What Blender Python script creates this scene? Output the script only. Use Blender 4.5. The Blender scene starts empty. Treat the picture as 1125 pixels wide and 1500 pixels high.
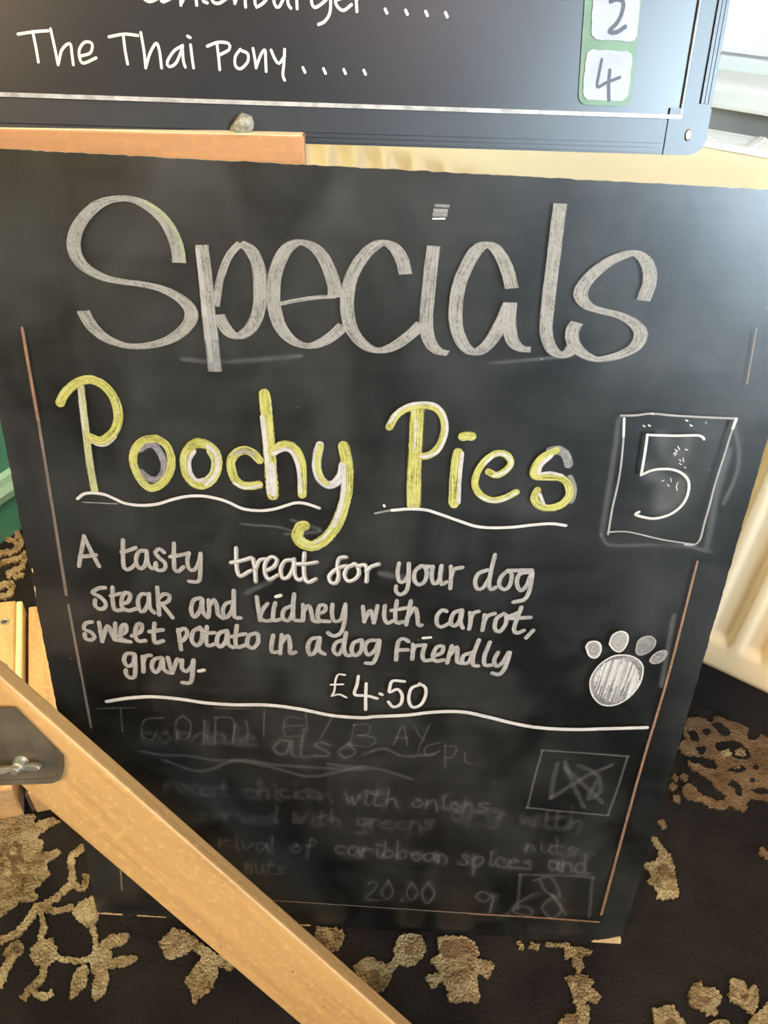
import bpy, bmesh, math, random
from mathutils import Vector, Matrix, noise
random.seed(7)
S = bpy.context.scene
COL = S.collection

# ---------------------------------------------------------------- camera
# camera-to-world rotation (columns: right, image-down, forward) and position
RCW = ((0.9984899, 0.0547486, -0.0045232), (0.0379242, -0.6273943, 0.7777777), (0.0397444, -0.7767749, -0.6285232))
CAM = Vector((0.0068, -0.3841, 0.9232))
FPX, CX, CY = 1127.0, 562.5, 750.0
cam = bpy.data.cameras.new('camera'); camo = bpy.data.objects.new('camera', cam); COL.objects.link(camo)
camo.matrix_world = Matrix([[RCW[i][0], -RCW[i][1], -RCW[i][2], CAM[i]] for i in range(3)] + [[0, 0, 0, 1]])
cam.sensor_fit = 'VERTICAL'; cam.sensor_height = 36.0; cam.lens = 36.0 * FPX / 1500.0
cam.clip_start = 0.02
S.camera = camo
# ---------------------------------------------------------------- light and exposure
S.view_settings.view_transform = 'Standard'; S.view_settings.look = 'None'
S.view_settings.gamma = 1.0; S.view_settings.use_curve_mapping = False
S.view_settings.exposure = -0.1
S.cycles.transparent_max_bounces = 24
S.cycles.max_bounces = 6
S.cycles.use_denoising = True
W = bpy.data.worlds.new('world'); S.world = W; W.use_nodes = True
wn = W.node_tree.nodes; wn['Background'].inputs[0].default_value = (0.85, 0.93, 1.0, 1); wn['Background'].inputs[1].default_value = 7.5

def area(name, loc, target, w, h, power, color, spread=180):
    l = bpy.data.lights.new(name, 'AREA'); l.shape = 'RECTANGLE'; l.size = w; l.size_y = h; l.energy = power; l.color = color; l.spread = math.radians(spread)
    o = bpy.data.objects.new(name, l); COL.objects.link(o); o.location = loc
    o.rotation_euler = (Vector(target) - Vector(loc)).to_track_quat('-Z', 'Y').to_euler()
    return o
area('cool_glare_fill', (1.95, -2.25, 1.70), (0.40, 0.2, 1.0), 1.0, 1.2, 20, (0.66, 0.85, 1.0), 42)  # added cool light, no window there, for the glare on both boards
area('daylight_through_window', (1.25, 0.55, 1.5), (0.3, 0.0, 0.5), 1.2, 1.0, 6, (0.9, 0.95, 1.0))
area('warm_room_lamp', (-1.5, -2.0, 2.1), (-0.2, 0.2, 0.3), 0.5, 0.5, 56, (1.0, 0.68, 0.36))
area('pink_sheen_fill', (0.45, -1.75, 1.85), (0.1, 0.2, 0.8), 0.35, 0.35, 7, (1.0, 0.62, 0.55))  # unseen pink light added for the sheen on the menu board
area('overhead_fill', (0.1, -0.9, 2.44), (0.1, -0.9, 0.0), 0.5, 0.5, 20, (1.0, 0.78, 0.52))  # added overhead fill, brightens upward faces and carpet
lamp = bpy.data.lights.new('warm_corner_lamp', 'POINT'); lamp.energy = 17; lamp.shadow_soft_size = 0.05; lamp.color = (1.0, 0.78, 0.48)
lampo = bpy.data.objects.new('warm_corner_lamp', lamp); COL.objects.link(lampo); lampo.location = (-0.655, 0.30, 0.68)
sun = bpy.data.lights.new('sun', 'SUN'); sun.energy = 6; sun.angle = 0.01; sun.color = (1, 0.93, 0.8)
suno = bpy.data.objects.new('sun', sun); COL.objects.link(suno)
suno.rotation_euler = Vector((0.45, 0.65, -0.75)).to_track_quat('-Z', 'Y').to_euler()

# ---------------------------------------------------------------- survey helpers: a sight line from the tripod meets a plane of the room
def sight(px, py):
    c = ((px - CX) / FPX, (py - CY) / FPX, 1.0)
    return Vector([sum(RCW[i][k] * c[k] for k in range(3)) for i in range(3)])
class Plane:
    def __init__(s, o, u, v):
        s.o, s.u, s.v = Vector(o), Vector(u).normalized(), Vector(v).normalized(); s.n = s.u.cross(s.v)
        s.M = Matrix([[s.u[i], s.v[i], s.n[i], s.o[i]] for i in range(3)] + [[0, 0, 0, 1]])
    def hit(s, px, py):
        d = sight(px, py); t = (s.o - CAM).dot(s.n) / d.dot(s.n); q = CAM + d * t - s.o
        return Vector((q.dot(s.u), q.dot(s.v)))
    def scale(s, px, py):
        a = s.hit(px, py); b = s.hit(px + 1, py); c = s.hit(px, py + 1)
        return 0.5 * ((b - a).length + (c - a).length)
def lean_plane(o, yaw, lean):
    y, l = math.radians(yaw), math.radians(lean)
    return Plane(o, (math.cos(y), math.sin(y), 0), (-math.sin(y) * math.sin(l), math.cos(y) * math.sin(l), math.cos(l)))
BOARD = lean_plane((0, 0, 0), 0, 11.8)
MENU = lean_plane((-0.065, 0.198, 0.7815), 5, 14)
BRACE = lean_plane((0, -0.17, 0), 0, 25)
FLOOR = Plane((0, 0, 0), (1, 0, 0), (0, 1, 0))

# ---------------------------------------------------------------- materials
def new_mat(name):
    m = bpy.data.materials.new(name); m.use_nodes = True
    nt = m.node_tree; return m, nt, nt.nodes['Principled BSDF']
def nd(nt, t, **kw):
    n = nt.nodes.new(t)
    for k, v in kw.items(): setattr(n, k, v)
    return n
def noise_node(nt, vec, scale, detail=3, rough=0.55, dist=0.0):
    n = nd(nt, 'ShaderNodeTexNoise'); n.inputs['Scale'].default_value = scale; n.inputs['Detail'].default_value = detail
    n.inputs['Roughness'].default_value = rough; n.inputs['Distortion'].default_value = dist
    nt.links.new(vec, n.inputs['Vector']); return n.outputs['Fac']
def mapped(nt, out, scale=(1, 1, 1), rot=(0, 0, 0)):
    m = nd(nt, 'ShaderNodeMapping'); m.inputs['Scale'].default_value = scale; m.inputs['Rotation'].default_value = rot
    nt.links.new(out, m.inputs['Vector']); return m.outputs[0]
def ramp(nt, fac, stops):
    r = nd(nt, 'ShaderNodeValToRGB'); e = r.color_ramp.elements
    while len(e) < len(stops): e.new(0.5)
    for i, (p, c) in enumerate(stops):
        e[i].position = p; e[i].color = tuple(c) + (1,) if len(c) == 3 else c
    nt.links.new(fac, r.inputs[0]); return r.outputs[0]
def mth(nt, op, a, b=None, clamp=False):
    n = nd(nt, 'ShaderNodeMath', operation=op, use_clamp=clamp)
    for i, x in enumerate((a, b)):
        if x is None: continue
        if isinstance(x, (int, float)): n.inputs[i].default_value = x
        else: nt.links.new(x, n.inputs[i])
    return n.outputs[0]
def mixc(nt, fac, a, b):
    n = nd(nt, 'ShaderNodeMix', data_type='RGBA')
    for i, x in ((0, fac), (6, a), (7, b)):
        if isinstance(x, (int, float)): n.inputs[i].default_value = x
        elif isinstance(x, tuple): n.inputs[i].default_value = x + (1,)
        else: nt.links.new(x, n.inputs[i])
    return n.outputs[2]
def bump(nt, b, h, strength, dist):
    n = nd(nt, 'ShaderNodeBump'); n.inputs['Strength'].default_value = strength; n.inputs['Distance'].default_value = dist
    nt.links.new(h, n.inputs['Height']); nt.links.new(n.outputs[0], b.inputs['Normal'])
def oc(nt): return nd(nt, 'ShaderNodeTexCoord').outputs['Object']
def plain(name, col, rough=0.5, metal=0.0, var=0.08, scale=30):
    m, nt, b = new_mat(name)
    f = noise_node(nt, oc(nt), scale, 3)
    lo = tuple(c * (1 - var) for c in col); hi = tuple(min(1, c * (1 + var)) for c in col)
    nt.links.new(ramp(nt, f, [(0.3, lo), (0.7, hi)]), b.inputs['Base Color'])
    b.inputs['Roughness'].default_value = rough; b.inputs['Metallic'].default_value = metal
    return m
def chalkboard():
    m, nt, b = new_mat('blackboard_paint'); c = oc(nt)
    big = noise_node(nt, c, 5, 4, 0.6, 0.4)
    streak = noise_node(nt, mapped(nt, c, (7, 4, 1)), 2.2, 4, 0.6, 0.6)
    hs = noise_node(nt, mapped(nt, c, (3, 26, 1), (0, 0, 0.06)), 3, 4, 0.6)
    d = mth(nt, 'ADD', mth(nt, 'MULTIPLY', mth(nt, 'MULTIPLY', big, streak), 1.6), mth(nt, 'MULTIPLY', hs, 0.25))
    dust = ramp(nt, d, [(0.38, (0, 0, 0)), (0.80, (1, 1, 1))])
    col = mixc(nt, dust, (0.0050, 0.0051, 0.0048), (0.039, 0.0385, 0.036))
    sp = noise_node(nt, c, 160, 1)
    col = mixc(nt, ramp(nt, sp, [(0.80, (0, 0, 0)), (0.83, (0.5, 0.5, 0.5))]), col, (0.35, 0.34, 0.32))
    nt.links.new(col, b.inputs['Base Color'])
    nt.links.new(mth(nt, 'ADD', mth(nt, 'MULTIPLY', big, 0.10), 0.27), b.inputs['Roughness'])
    b.inputs['Specular IOR Level'].default_value = 0.7
    bump(nt, b, noise_node(nt, mapped(nt, c, (1, 4, 1)), 400, 3), 0.06, 0.001)
    return m
def raw_edge():
    m, nt, b = new_mat('worn_board_edge'); c = oc(nt)
    f = noise_node(nt, mapped(nt, c, (1, 1, 1)), 45, 4, 0.7)
    nt.links.new(ramp(nt, f, [(0.35, (0.02, 0.018, 0.016)), (0.43, (0.60, 0.52, 0.41))]), b.inputs['Base Color'])
    b.inputs['Roughness'].default_value = 0.8
    return m
def wood(name, base, dark, along=0, fine=1.0):
    m, nt, b = new_mat(name); c = oc(nt)
    sc = [38, 38, 38]; sc[along] = 2.6
    g = noise_node(nt, mapped(nt, c, tuple(sc)), 1.6 * fine, 5, 0.6, 0.5)
    fl = [60, 60, 60]; fl[along] = 42
    flecks = noise_node(nt, mapped(nt, c, tuple(fl)), 3.0, 2, 0.5)
    col = ramp(nt, g, [(0.36, dark), (0.5, base), (0.66, tuple(min(1, x * 1.12) for x in base))])
    col = mixc(nt, ramp(nt, flecks, [(0.52, (0, 0, 0)), (0.68, (0.55, 0.55, 0.55))]), col, tuple(min(1, x * 1.3) for x in base))
    pit = noise_node(nt, c, 90, 2)
    col = mixc(nt, ramp(nt, pit, [(0.22, (0.75, 0.75, 0.75)), (0.27, (0, 0, 0))]), col, (0.10, 0.05, 0.02))
    nt.links.new(col, b.inputs['Base Color']); b.inputs['Roughness'].default_value = 0.5
    bump(nt, b, g, 0.12, 0.002)
    return m
def chalk(name, col, cover, gaps=0.5, edge=0.75, alt=None, soft=False):
    """chalk or chalk-pen mark: opaque where the noise along the stroke leaves pigment on the paint"""
    m, nt, b = new_mat(name)
    uv = nd(nt, 'ShaderNodeUVMap').outputs[0]
    sx = nd(nt, 'ShaderNodeSeparateXYZ'); nt.links.new(uv, sx.inputs[0])
    c = oc(nt)
    st = noise_node(nt, mapped(nt, uv, (26, 3.4, 1)), 1.5, 4, 0.65)
    gr = noise_node(nt, c, 420, 3, 0.7)
    cl = noise_node(nt, c, 60, 3, 0.6)
    if soft: cl = noise_node(nt, c, 22, 4, 0.7, 0.5); st = cl
    s = mth(nt, 'ADD', mth(nt, 'MULTIPLY', st, 0.55), mth(nt, 'ADD', mth(nt, 'MULTIPLY', gr, 0.3), mth(nt, 'MULTIPLY', cl, 0.25)))
    k = nd(nt, 'ShaderNodeMapRange'); k.interpolation_type = 'SMOOTHSTEP'
    nt.links.new(s, k.inputs[0]); k.inputs[1].default_value = 0.55 - 0.28 * (1 - gaps); k.inputs[2].default_value = 0.62
    k.inputs[3].default_value = cover * gaps; k.inputs[4].default_value = cover
    av = mth(nt, 'ABSOLUTE', sx.outputs[1])
    e = nd(nt, 'ShaderNodeMapRange'); nt.links.new(mth(nt, 'ADD', av, mth(nt, 'MULTIPLY', mth(nt, 'SUBTRACT', gr, 0.5), 0.5)), e.inputs[0])
    e.inputs[1].default_value = edge; e.inputs[2].default_value = 1.0; e.inputs[3].default_value = 1; e.inputs[4].default_value = 0
    nt.links.new(mth(nt, 'MULTIPLY', k.outputs[0], e.outputs[0], True), b.inputs['Alpha'])
    nt.links.new(ramp(nt, st, [(0.3, tuple(x * 0.86 for x in col)), (0.5, col), (0.68, alt or col)]), b.inputs['Base Color'])
    b.inputs['Roughness'].default_value = 0.9; b.inputs['Specular IOR Level'].default_value = 0.1
    return m
def pile(name, cols, bumpd, var=(18, 160)):
    m, nt, b = new_mat(name); c = oc(nt)
    f = noise_node(nt, c, var[0], 4, 0.65, 0.3); t = noise_node(nt, c, var[1], 3, 0.7)
    s = mth(nt, 'ADD', mth(nt, 'MULTIPLY', f, 0.65), mth(nt, 'MULTIPLY', t, 0.35))
    nt.links.new(ramp(nt, s, [(0.36, cols[0]), (0.5, cols[1]), (0.62, cols[2])]), b.inputs['Base Color'])
    b.inputs['Roughness'].default_value = 0.95; b.inputs['Specular IOR Level'].default_value = 0.1
    v = nd(nt, 'ShaderNodeTexVoronoi'); v.inputs['Scale'].default_value = 330; nt.links.new(c, v.inputs['Vector'])
    h = mth(nt, 'ADD', mth(nt, 'MULTIPLY', v.outputs['Distance'], -0.6), mth(nt, 'MULTIPLY', noise_node(nt, c, 75, 4, 0.7), 1.9))
    bump(nt, b, h, 0.9, bumpd)
    return m
M = dict(
    board=chalkboard(), edge=raw_edge(),
    strut=wood('brace_wood', (0.52, 0.305, 0.118), (0.43, 0.24, 0.088), 0),
    ledge=wood('ledge_wood', (0.41, 0.19, 0.075), (0.22, 0.085, 0.03), 0),
    plank=wood('base_wood', (0.63, 0.385, 0.18), (0.52, 0.28, 0.115), 0),
    ridge=wood('lit_ridge_wood', (0.62, 0.42, 0.20), (0.52, 0.32, 0.13), 0),  # paler brace wood, the lit ridge put into its colour
    strip=wood('bright_edge_wood', (0.88, 0.70, 0.43), (0.78, 0.58, 0.33), 0),  # paler tone for the plank's lit side and the ledge's bright top edge
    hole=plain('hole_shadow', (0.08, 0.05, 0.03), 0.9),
    steel=plain('aged_steel', (0.17, 0.145, 0.11), 0.45, 0.6, 0.4, 32),
    rust=plain('rusty_steel', (0.30, 0.19, 0.10), 0.6, 0.4, 0.5, 40),
    zinc=plain('zinc', (0.55, 0.53, 0.48), 0.4, 0.85, 0.25, 60),
    frame=plain('black_aluminium', (0.018, 0.02, 0.023), 0.38, 0.0, 0.2, 20),
    menu=plain('printed_menu_panel', (0.011, 0.012, 0.014), 0.33, 0.0, 0.25, 9),
    print=plain('printed_white', (0.62, 0.55, 0.46), 0.5, 0, 0.05),
    lipd=plain('dull_lip', (0.16, 0.17, 0.18), 0.4, 0, 0.3, 60),
    skb=plain('dark_skirting', (0.016, 0.014, 0.016), 0.5, 0, 0.2, 12),
    tape=plain('silver_lip', (0.36, 0.33, 0.29), 0.45, 0.0, 0.35, 110),
    card=plain('white_card', (0.27, 0.265, 0.255), 0.45, 0, 0.12, 45),
    green=plain('green_card', (0.10, 0.17, 0.085), 0.5, 0, 0.2, 40),
    ink=plain('black_marker', (0.02, 0.022, 0.03), 0.5),
    white=chalk('white_chalk_pen', (0.62, 0.57, 0.52), 0.9, 0.8),
    head=chalk('grey_chalk_wash', (0.40, 0.365, 0.315), 0.66, 0.66, 0.95),
    text=chalk('soft_white_chalk', (0.45, 0.41, 0.37), 0.72, 0.66),
    dim=chalk('faded_chalk', (0.42, 0.39, 0.36), 0.50, 0.6),
    yellow=chalk('yellow_chalk', (0.46, 0.42, 0.095), 0.88, 0.5, 0.8, (0.50, 0.47, 0.28)),
    pale=chalk('pale_yellow_chalk', (0.50, 0.475, 0.24), 0.8, 0.6),
    pale_thin=chalk('olive_chalk_wash', (0.50, 0.52, 0.20), 0.4, 0.7),
    pink=chalk('pinkish_white_chalk', (0.56, 0.50, 0.47), 0.85, 0.6),
    lilac=chalk('lilac_chalk', (0.36, 0.32, 0.34), 0.6, 0.6),
    smear=chalk('chalk_smear', (0.5, 0.5, 0.48), 0.12, 0.05, 0.0, None, True),
    ghost=chalk('erased_chalk', (0.5, 0.47, 0.44), 0.075, 0.4, 0.3),
    haze=chalk('erased_chalk_haze', (0.5, 0.46, 0.44), 0.035, 0.2, 0.0, None, True),
    line=chalk('tan_border_paint', (0.36, 0.20, 0.12), 0.7, 0.7, 0.7),
    lined=chalk('worn_border_paint', (0.30, 0.23, 0.18), 0.55, 0.6, 0.7),
    stub=plain('grey_chalk', (0.27, 0.24, 0.18), 0.9, 0, 0.5, 260),
    bare=plain('bare_wood_chip', (0.62, 0.44, 0.24), 0.7, 0, 0.2, 120),
    rad=plain('radiator_enamel', (0.79, 0.61, 0.395), 0.35, 0, 0.02, 8),
    grille=plain('white_enamel', (0.80, 0.79, 0.75), 0.4, 0, 0.03, 8),
    gloss=plain('white_gloss_paint', (0.62, 0.63, 0.60), 0.3, 0, 0.05, 14),
    wallg=plain('green_wall_paint', (0.10, 0.38, 0.34), 0.35, 0, 0.1, 8),
    skirt=plain('lit_skirting_paint', (0.30, 0.56, 0.52), 0.25, 0, 0.05, 8),
    plaster_shade=plain('shaded_plaster', (0.22, 0.215, 0.20), 0.8, 0, 0.3, 10),  # greyer copy of the plaster, shade below the sill put into the colour
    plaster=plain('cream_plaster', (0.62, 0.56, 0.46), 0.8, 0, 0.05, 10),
    gravel=plain('pale_gravel', (0.085, 0.072, 0.047), 0.9, 0, 0.5, 9),
    dark=pile('dark_carpet_pile', [(0.012, 0.010, 0.011), (0.019, 0.016, 0.016), (0.028, 0.023, 0.021)], 0.0015, (9, 300)),
    beige=pile('beige_tufted_pile', [(0.14, 0.09, 0.045), (0.38, 0.285, 0.16), (0.54, 0.44, 0.275)], 0.008, (30, 130)),
    brown=pile('brown_tufted_pile', [(0.10, 0.06, 0.035), (0.17, 0.105, 0.06), (0.23, 0.15, 0.09)], 0.003, (26, 150)),
)
def glass_mat():
    m, nt, b = new_mat('window_glass'); nt.nodes.remove(b)
    t = nd(nt, 'ShaderNodeBsdfTransparent'); g = nd(nt, 'ShaderNodeBsdfGlossy'); g.inputs['Roughness'].default_value = 0.02
    x = nd(nt, 'ShaderNodeMixShader'); f = nd(nt, 'ShaderNodeFresnel'); f.inputs['IOR'].default_value = 1.45
    nt.links.new(f.outputs[0], x.inputs[0]); nt.links.new(t.outputs[0], x.inputs[1]); nt.links.new(g.outputs[0], x.inputs[2])
    nt.links.new(x.outputs[0], nt.nodes['Material Output'].inputs['Surface'])
    return m
M['glass'] = glass_mat()

# ---------------------------------------------------------------- object helpers
def obj(name, bm, mats, parent=None, smooth=False, local=None, label=None):
    me = bpy.data.meshes.new(name)
    bmesh.ops.recalc_face_normals(bm, faces=bm.faces) if name not in FLATS else None
    if smooth:
        for f in bm.faces: f.smooth = True
    bm.to_mesh(me); bm.free()
    o = bpy.data.objects.new(name, me); COL.objects.link(o)
    for k in (mats if isinstance(mats, (list, tuple)) else [mats]): me.materials.append(M[k])
    if parent is not None: o.parent = parent
    if local is not None: o.matrix_local = local
    if label: o['label'] = label
    return o
FLATS = set()
def thing(name, label, cat, mat=None, group=None):
    o = bpy.data.objects.new(name, None); COL.objects.link(o); o.empty_display_size = 0.05
    if mat is not None: o.matrix_world = mat
    o['label'] = label; o['category'] = cat
    if group: o['group'] = group
    return o
def tag(o, label, cat):
    o['label'] = label; o['category'] = cat; return o
def struct(name, bm, mats, local=None):
    o = obj(name, bm, mats, None, False, local); o['kind'] = 'structure'; return o
def box(bm, lo, hi, mi=0, mat=None):
    vs = [bm.verts.new(Vector((x, y, z)) if mat is None else mat @ Vector((x, y, z))) for x in (lo[0], hi[0]) for y in (lo[1], hi[1]) for z in (lo[2], hi[2])]
    fs = []
    for a in ((0, 1, 3, 2), (4, 6, 7, 5), (0, 4, 5, 1), (2, 3, 7, 6), (0, 2, 6, 4), (1, 5, 7, 3)):
        f = bm.faces.new([vs[i] for i in a]); f.material_index = mi; fs.append(f)
    return vs, fs
def bevbox(lo, hi, r=0.002, seg=2):
    bm = bmesh.new(); box(bm, lo, hi)
    bmesh.ops.bevel(bm, geom=bm.edges[:], offset=r, segments=seg, affect='EDGES', profile=0.6)
    return bm
def prism(bm, pts, z0, z1, mi=0, side=None):
    a = [bm.verts.new((p[0], p[1], z0)) for p in pts]; b = [bm.verts.new((p[0], p[1], z1)) for p in pts]
    f = bm.faces.new(b); f.material_index = mi
    g = bm.faces.new(a[::-1]); g.material_index = mi
    n = len(pts)
    for i in range(n):
        q = bm.faces.new((a[i], a[(i + 1) % n], b[(i + 1) % n], b[i])); q.material_index = mi if side is None else side
def rounded(lo, hi, r, seg=5):
    out = []
    for cx, cy, a0 in ((hi[0] - r, lo[1] + r, -90), (hi[0] - r, hi[1] - r, 0), (lo[0] + r, hi[1] - r, 90), (lo[0] + r, lo[1] + r, 180)):
        for k in range(seg + 1):
            t = math.radians(a0 + 90 * k / seg); out.append((cx + r * math.cos(t), cy + r * math.sin(t)))
    return out
def lathe(bm, prof, seg=24, mat=None, mi=0):
    rows = []
    for r, z in prof:
        rows.append([bm.verts.new((mat or Matrix()) @ Vector((r * math.cos(2 * math.pi * k / seg), r * math.sin(2 * math.pi * k / seg), z))) for k in range(seg)])
    for a, b in zip(rows, rows[1:]):
        for k in range(seg):
            f = bm.faces.new((a[k], a[(k + 1) % seg], b[(k + 1) % seg], b[k])); f.material_index = mi; f.smooth = True
    for r, row in ((0, rows[0][::-1]), (1, rows[-1])):
        f = bm.faces.new(row); f.material_index = mi
# ---------------------------------------------------------------- drawn strokes
def spline(pts, step=3.0):
    P = [Vector(p) for p in pts]
    if len(P) == 2:
        n = max(2, int((P[1] - P[0]).length / step)); return [P[0].lerp(P[1], i / n) for i in range(n + 1)]
    E = [P[0] * 2 - P[1]] + P + [P[-1] * 2 - P[-2]]; out = []
    for i in range(1, len(E) - 2):
        a, b, c, d = E[i - 1:i + 3]; n = max(2, int((c - b).length / step))
        for k in range(n):
            t = k / n
            out.append(0.5 * ((2 * b) + (c - a) * t + (2 * a - 5 * b + 4 * c - d) * t * t + (3 * b - a - 3 * c + d) * t ** 3))
    out.append(P[-1]); return out
class Ink:
    """collects strokes lying on a plane into one mesh; each stroke a hair above the last"""
    level = 0
    def __init__(s, plane, base=0.0003, step=8e-6):
        s.p = plane; s.bm = bmesh.new(); s.uv = s.bm.loops.layers.uv.new('UVMap'); s.base = base; s.step = step; s.mats = []
    def mi(s, m):
        if m not in s.mats: s.mats.append(m)
        return s.mats.index(m)
    def z(s):
        Ink.level += 1; return s.base + s.step * Ink.level
    def ribbon(s, pts, w, mat, nib=0.0, cap=True, taper=None, jitter=0.0):
        """pts in plane metres, w width in metres (number or list)"""
        n = len(pts)
        if n < 2: return
        W = w if isinstance(w, (list, tuple)) else [w] * n
        T = []
        for i in range(n):
            d = pts[min(n - 1, i + 1)] - pts[max(0, i - 1)]
            T.append(d.normalized() if d.length > 1e-9 else Vector((1, 0)))
        rows = []
        for i in range(n):
            nn = Vector((-T[i].y, T[i].x)); h = nn * (W[i] * 0.5)
            if nib: h = h + Vector((1, 0)) * (nib * 0.5 * math.tanh(2.2 * nn.x))
            rows.append((pts[i], h, 1.0))
        if cap and not nib:
            def capr(p, t, r):
                o = []
                for k in (0.35, 0.66, 0.88, 1.0):
                    o.append((p + t * (r * k), Vector((-t.y, t.x)) * r * math.sqrt(max(0.0, 1 - k * k)), 1.0))
                return o
            e = capr(pts[-1], T[-1], W[-1] * 0.5)
            b = [(p, -h, c) for p, h, c in capr(pts[0], -T[0], W[0] * 0.5)]
            rows = b[::-1] + rows + e
        z = s.z(); m = s.mi(mat); prev = None; L = 0.0; lp = None
        for p, h, c in rows:
            if jitter: h = h * (1 + random.uniform(-jitter, jitter))
            if lp is not None: L += (p - lp).length
            lp = p
            row = (s.bm.verts.new((p.x + h.x, p.y + h.y, z)), s.bm.verts.new((p.x, p.y, z)), s.bm.verts.new((p.x - h.x, p.y - h.y, z)), L)
            if prev:
                for a in (0, 1):
                    try: f = s.bm.faces.new((prev[a + 1], row[a + 1], row[a], prev[a]))
                    except ValueError: continue
                    f.material_index = m
                    vv = ((1, 0), (0, -1))[a]
                    for lo, q in zip(f.loops, ((prev[3], vv[1]), (row[3], vv[1]), (row[3], vv[0]), (prev[3], vv[0]))):
                        lo[s.uv].uv = (q[0] + Ink.level * 0.37, q[1])
            prev = row
    def px(s, pts, w, mat, nib=0.0, cap=True, off=(0, 0), jitter=0.0, w2=None):
        q = spline([(x + off[0], y + off[1]) for x, y in pts])
        n = len(q)
        W = []
        for i, p in enumerate(q):
            k = s.p.scale(p.x, p.y); ww = w if w2 is None else w + (w2 - w) * i / max(1, n - 1); W.append(ww * k)
        nb = nib * s.p.scale(q[0].x, q[0].y) if nib else 0.0
        s.ribbon([s.p.hit(p.x, p.y) for p in q], W, mat, nb, cap, None, jitter)
    def fill(s, pts, mat, rot=0.0):
        q = [s.p.hit(p.x, p.y) for p in spline(list(pts) + [pts[0]], 3)][:-1]
        z = s.z(); m = s.mi(mat); c = sum(q, Vector((0, 0))) / len(q)
        cv = s.bm.verts.new((c.x, c.y, z)); vs = [s.bm.verts.new((p.x, p.y, z)) for p in q]
        cs, sn = math.cos(rot), math.sin(rot)
        for i in range(len(q)):
            j = (i + 1) % len(q); f = s.bm.faces.new((cv, vs[i], vs[j])); f.material_index = m
            for lo, (p, e) in zip(f.loops, ((c, 0.0), (q[i], 1.0), (q[j], 1.0))):
                lo[s.uv].uv = (p.x * 2, 0.72 * e + 0.3 * (1 - e))
    def build(s, name, parent, label=None):
        FLATS.add(name)
        o = obj(name, s.bm, s.mats, parent, label=label)
        return o
def Z(ox, oy, k):
    return lambda *pts: [(ox + x / k, oy + y / k) for x, y in pts]

# ================================================================ SETTING
WM = Matrix(((0.8434, 0.5373, 0, 0.4833), (-0.5373, 0.8434, 0, 0.2891), (0, 0, 1, 0), (0, 0, 0, 1)))   # radiator wall: x along, y outwards
GM = Matrix(((0.413, -0.911, 0, -0.6804), (0.911, 0.413, 0, 0.6291), (0, 0, 1, 0), (0, 0, 0, 1)))      # green wall: x along, y outwards
YW, SILL, HEAD = 0.06, 0.790, 2.05
WX0, WX1 = -1.222, 3.0
def panelbox(lo, hi):
    bm = bmesh.new(); box(bm, lo, hi); return bm
bm = bmesh.new()
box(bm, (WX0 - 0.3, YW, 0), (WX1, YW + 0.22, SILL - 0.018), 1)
box(bm, (WX0 - 0.3, YW, HEAD), (WX1, YW + 0.22, 2.5))
box(bm, (WX0 - 0.3, YW, SILL - 0.018), (-0.55, YW + 0.22, HEAD))
box(bm, (1.35, YW, SILL - 0.018), (WX1, YW + 0.22, HEAD))
struct('wall_right', bm, ['plaster', 'plaster_shade'], WM)
struct('wall_left', panelbox((-3.7, 0, 0), (0.42, 0.12, 2.5)), 'wallg', GM)
bm = bmesh.new()
prof = [(0.0, 0.0), (-0.016, 0.0), (-0.016, 0.070), (-0.020, 0.074), (-0.020, 0.086), (-0.012, 0.098), (-0.008, 0.108), (0.0, 0.114)]
rows = [[bm.verts.new((x, y, z)) for y, z in prof] for x in (-3.7, 0.40)]
for i in range(len(prof)):
    j = (i + 1) % len(prof); f = bm.faces.new((rows[0][i], rows[1][i], rows[1][j], rows[0][j])); f.material_index = 1 if 2 <= i <= 6 else 0  # lit band of the moulding put in as a lighter green
bm.faces.new(rows[0]); bm.faces.new(rows[1][::-1])
struct('baseboard_left', bm, ['wallg', 'skirt'], GM)
far = [Vector((3.05, -1.27)), Vector((1.52, -4.64)), Vector((-2.21, -2.74))]
for nm, a, b in (('wall_side', far[0], far[1]), ('wall_back', far[1], far[2])):
    d = (b - a).normalized(); n = Vector((d.y, -d.x))
    if n.dot(Vector((0, -1)) - a) > 0: n = -n
    bm = bmesh.new(); q = [a, b, b + n * 0.12, a + n * 0.12]; prism(bm, [(p.x, p.y) for p in q], 0, 2.5)
    struct(nm, bm, 'plaster')
bm = bmesh.new(); prism(bm, [(-2.6, -2.9), (1.5, -4.9), (3.4, -1.2), (0.95, 0.35), (-0.6, 1.3)], 2.5, 2.6)
struct('ceiling', bm, 'plaster')
struct('baseboard_right', bevbox((WX0 + 0.02, YW - 0.014, 0), (WX1, YW, 0.118), 0.003), 'skb', WM)
# sill, window frame and pane
bm = bevbox((-0.60, YW - 0.014, SILL - 0.020), (1.40, YW + 0.12, SILL), 0.004, 2)
struct('trim_1', bm, 'gloss', WM)
win = bpy.data.objects.new('window_1', None); COL.objects.link(win); win.matrix_world = WM; win['kind'] = 'structure'
yf = YW + 0.085
bm = bmesh.new()
box(bm, (-0.55, yf, SILL), (1.35, yf + 0.06, SILL + 0.012))
box(bm, (-0.55, yf + 0.008, SILL + 0.015), (1.35, yf + 0.06, SILL + 0.048))
box(bm, (-0.55, yf, SILL + 0.012), (-0.49, yf + 0.06, HEAD)); box(bm, (1.29, yf, SILL + 0.012), (1.35, yf + 0.06, HEAD))
box(bm, (-0.55, yf, HEAD - 0.06), (1.35, yf + 0.06, HEAD)); box(bm, (0.37, yf + 0.008, SILL + 0.048), (0.43, yf + 0.06, HEAD - 0.06))
obj('window_frame', bm, 'gloss', win)
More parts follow.
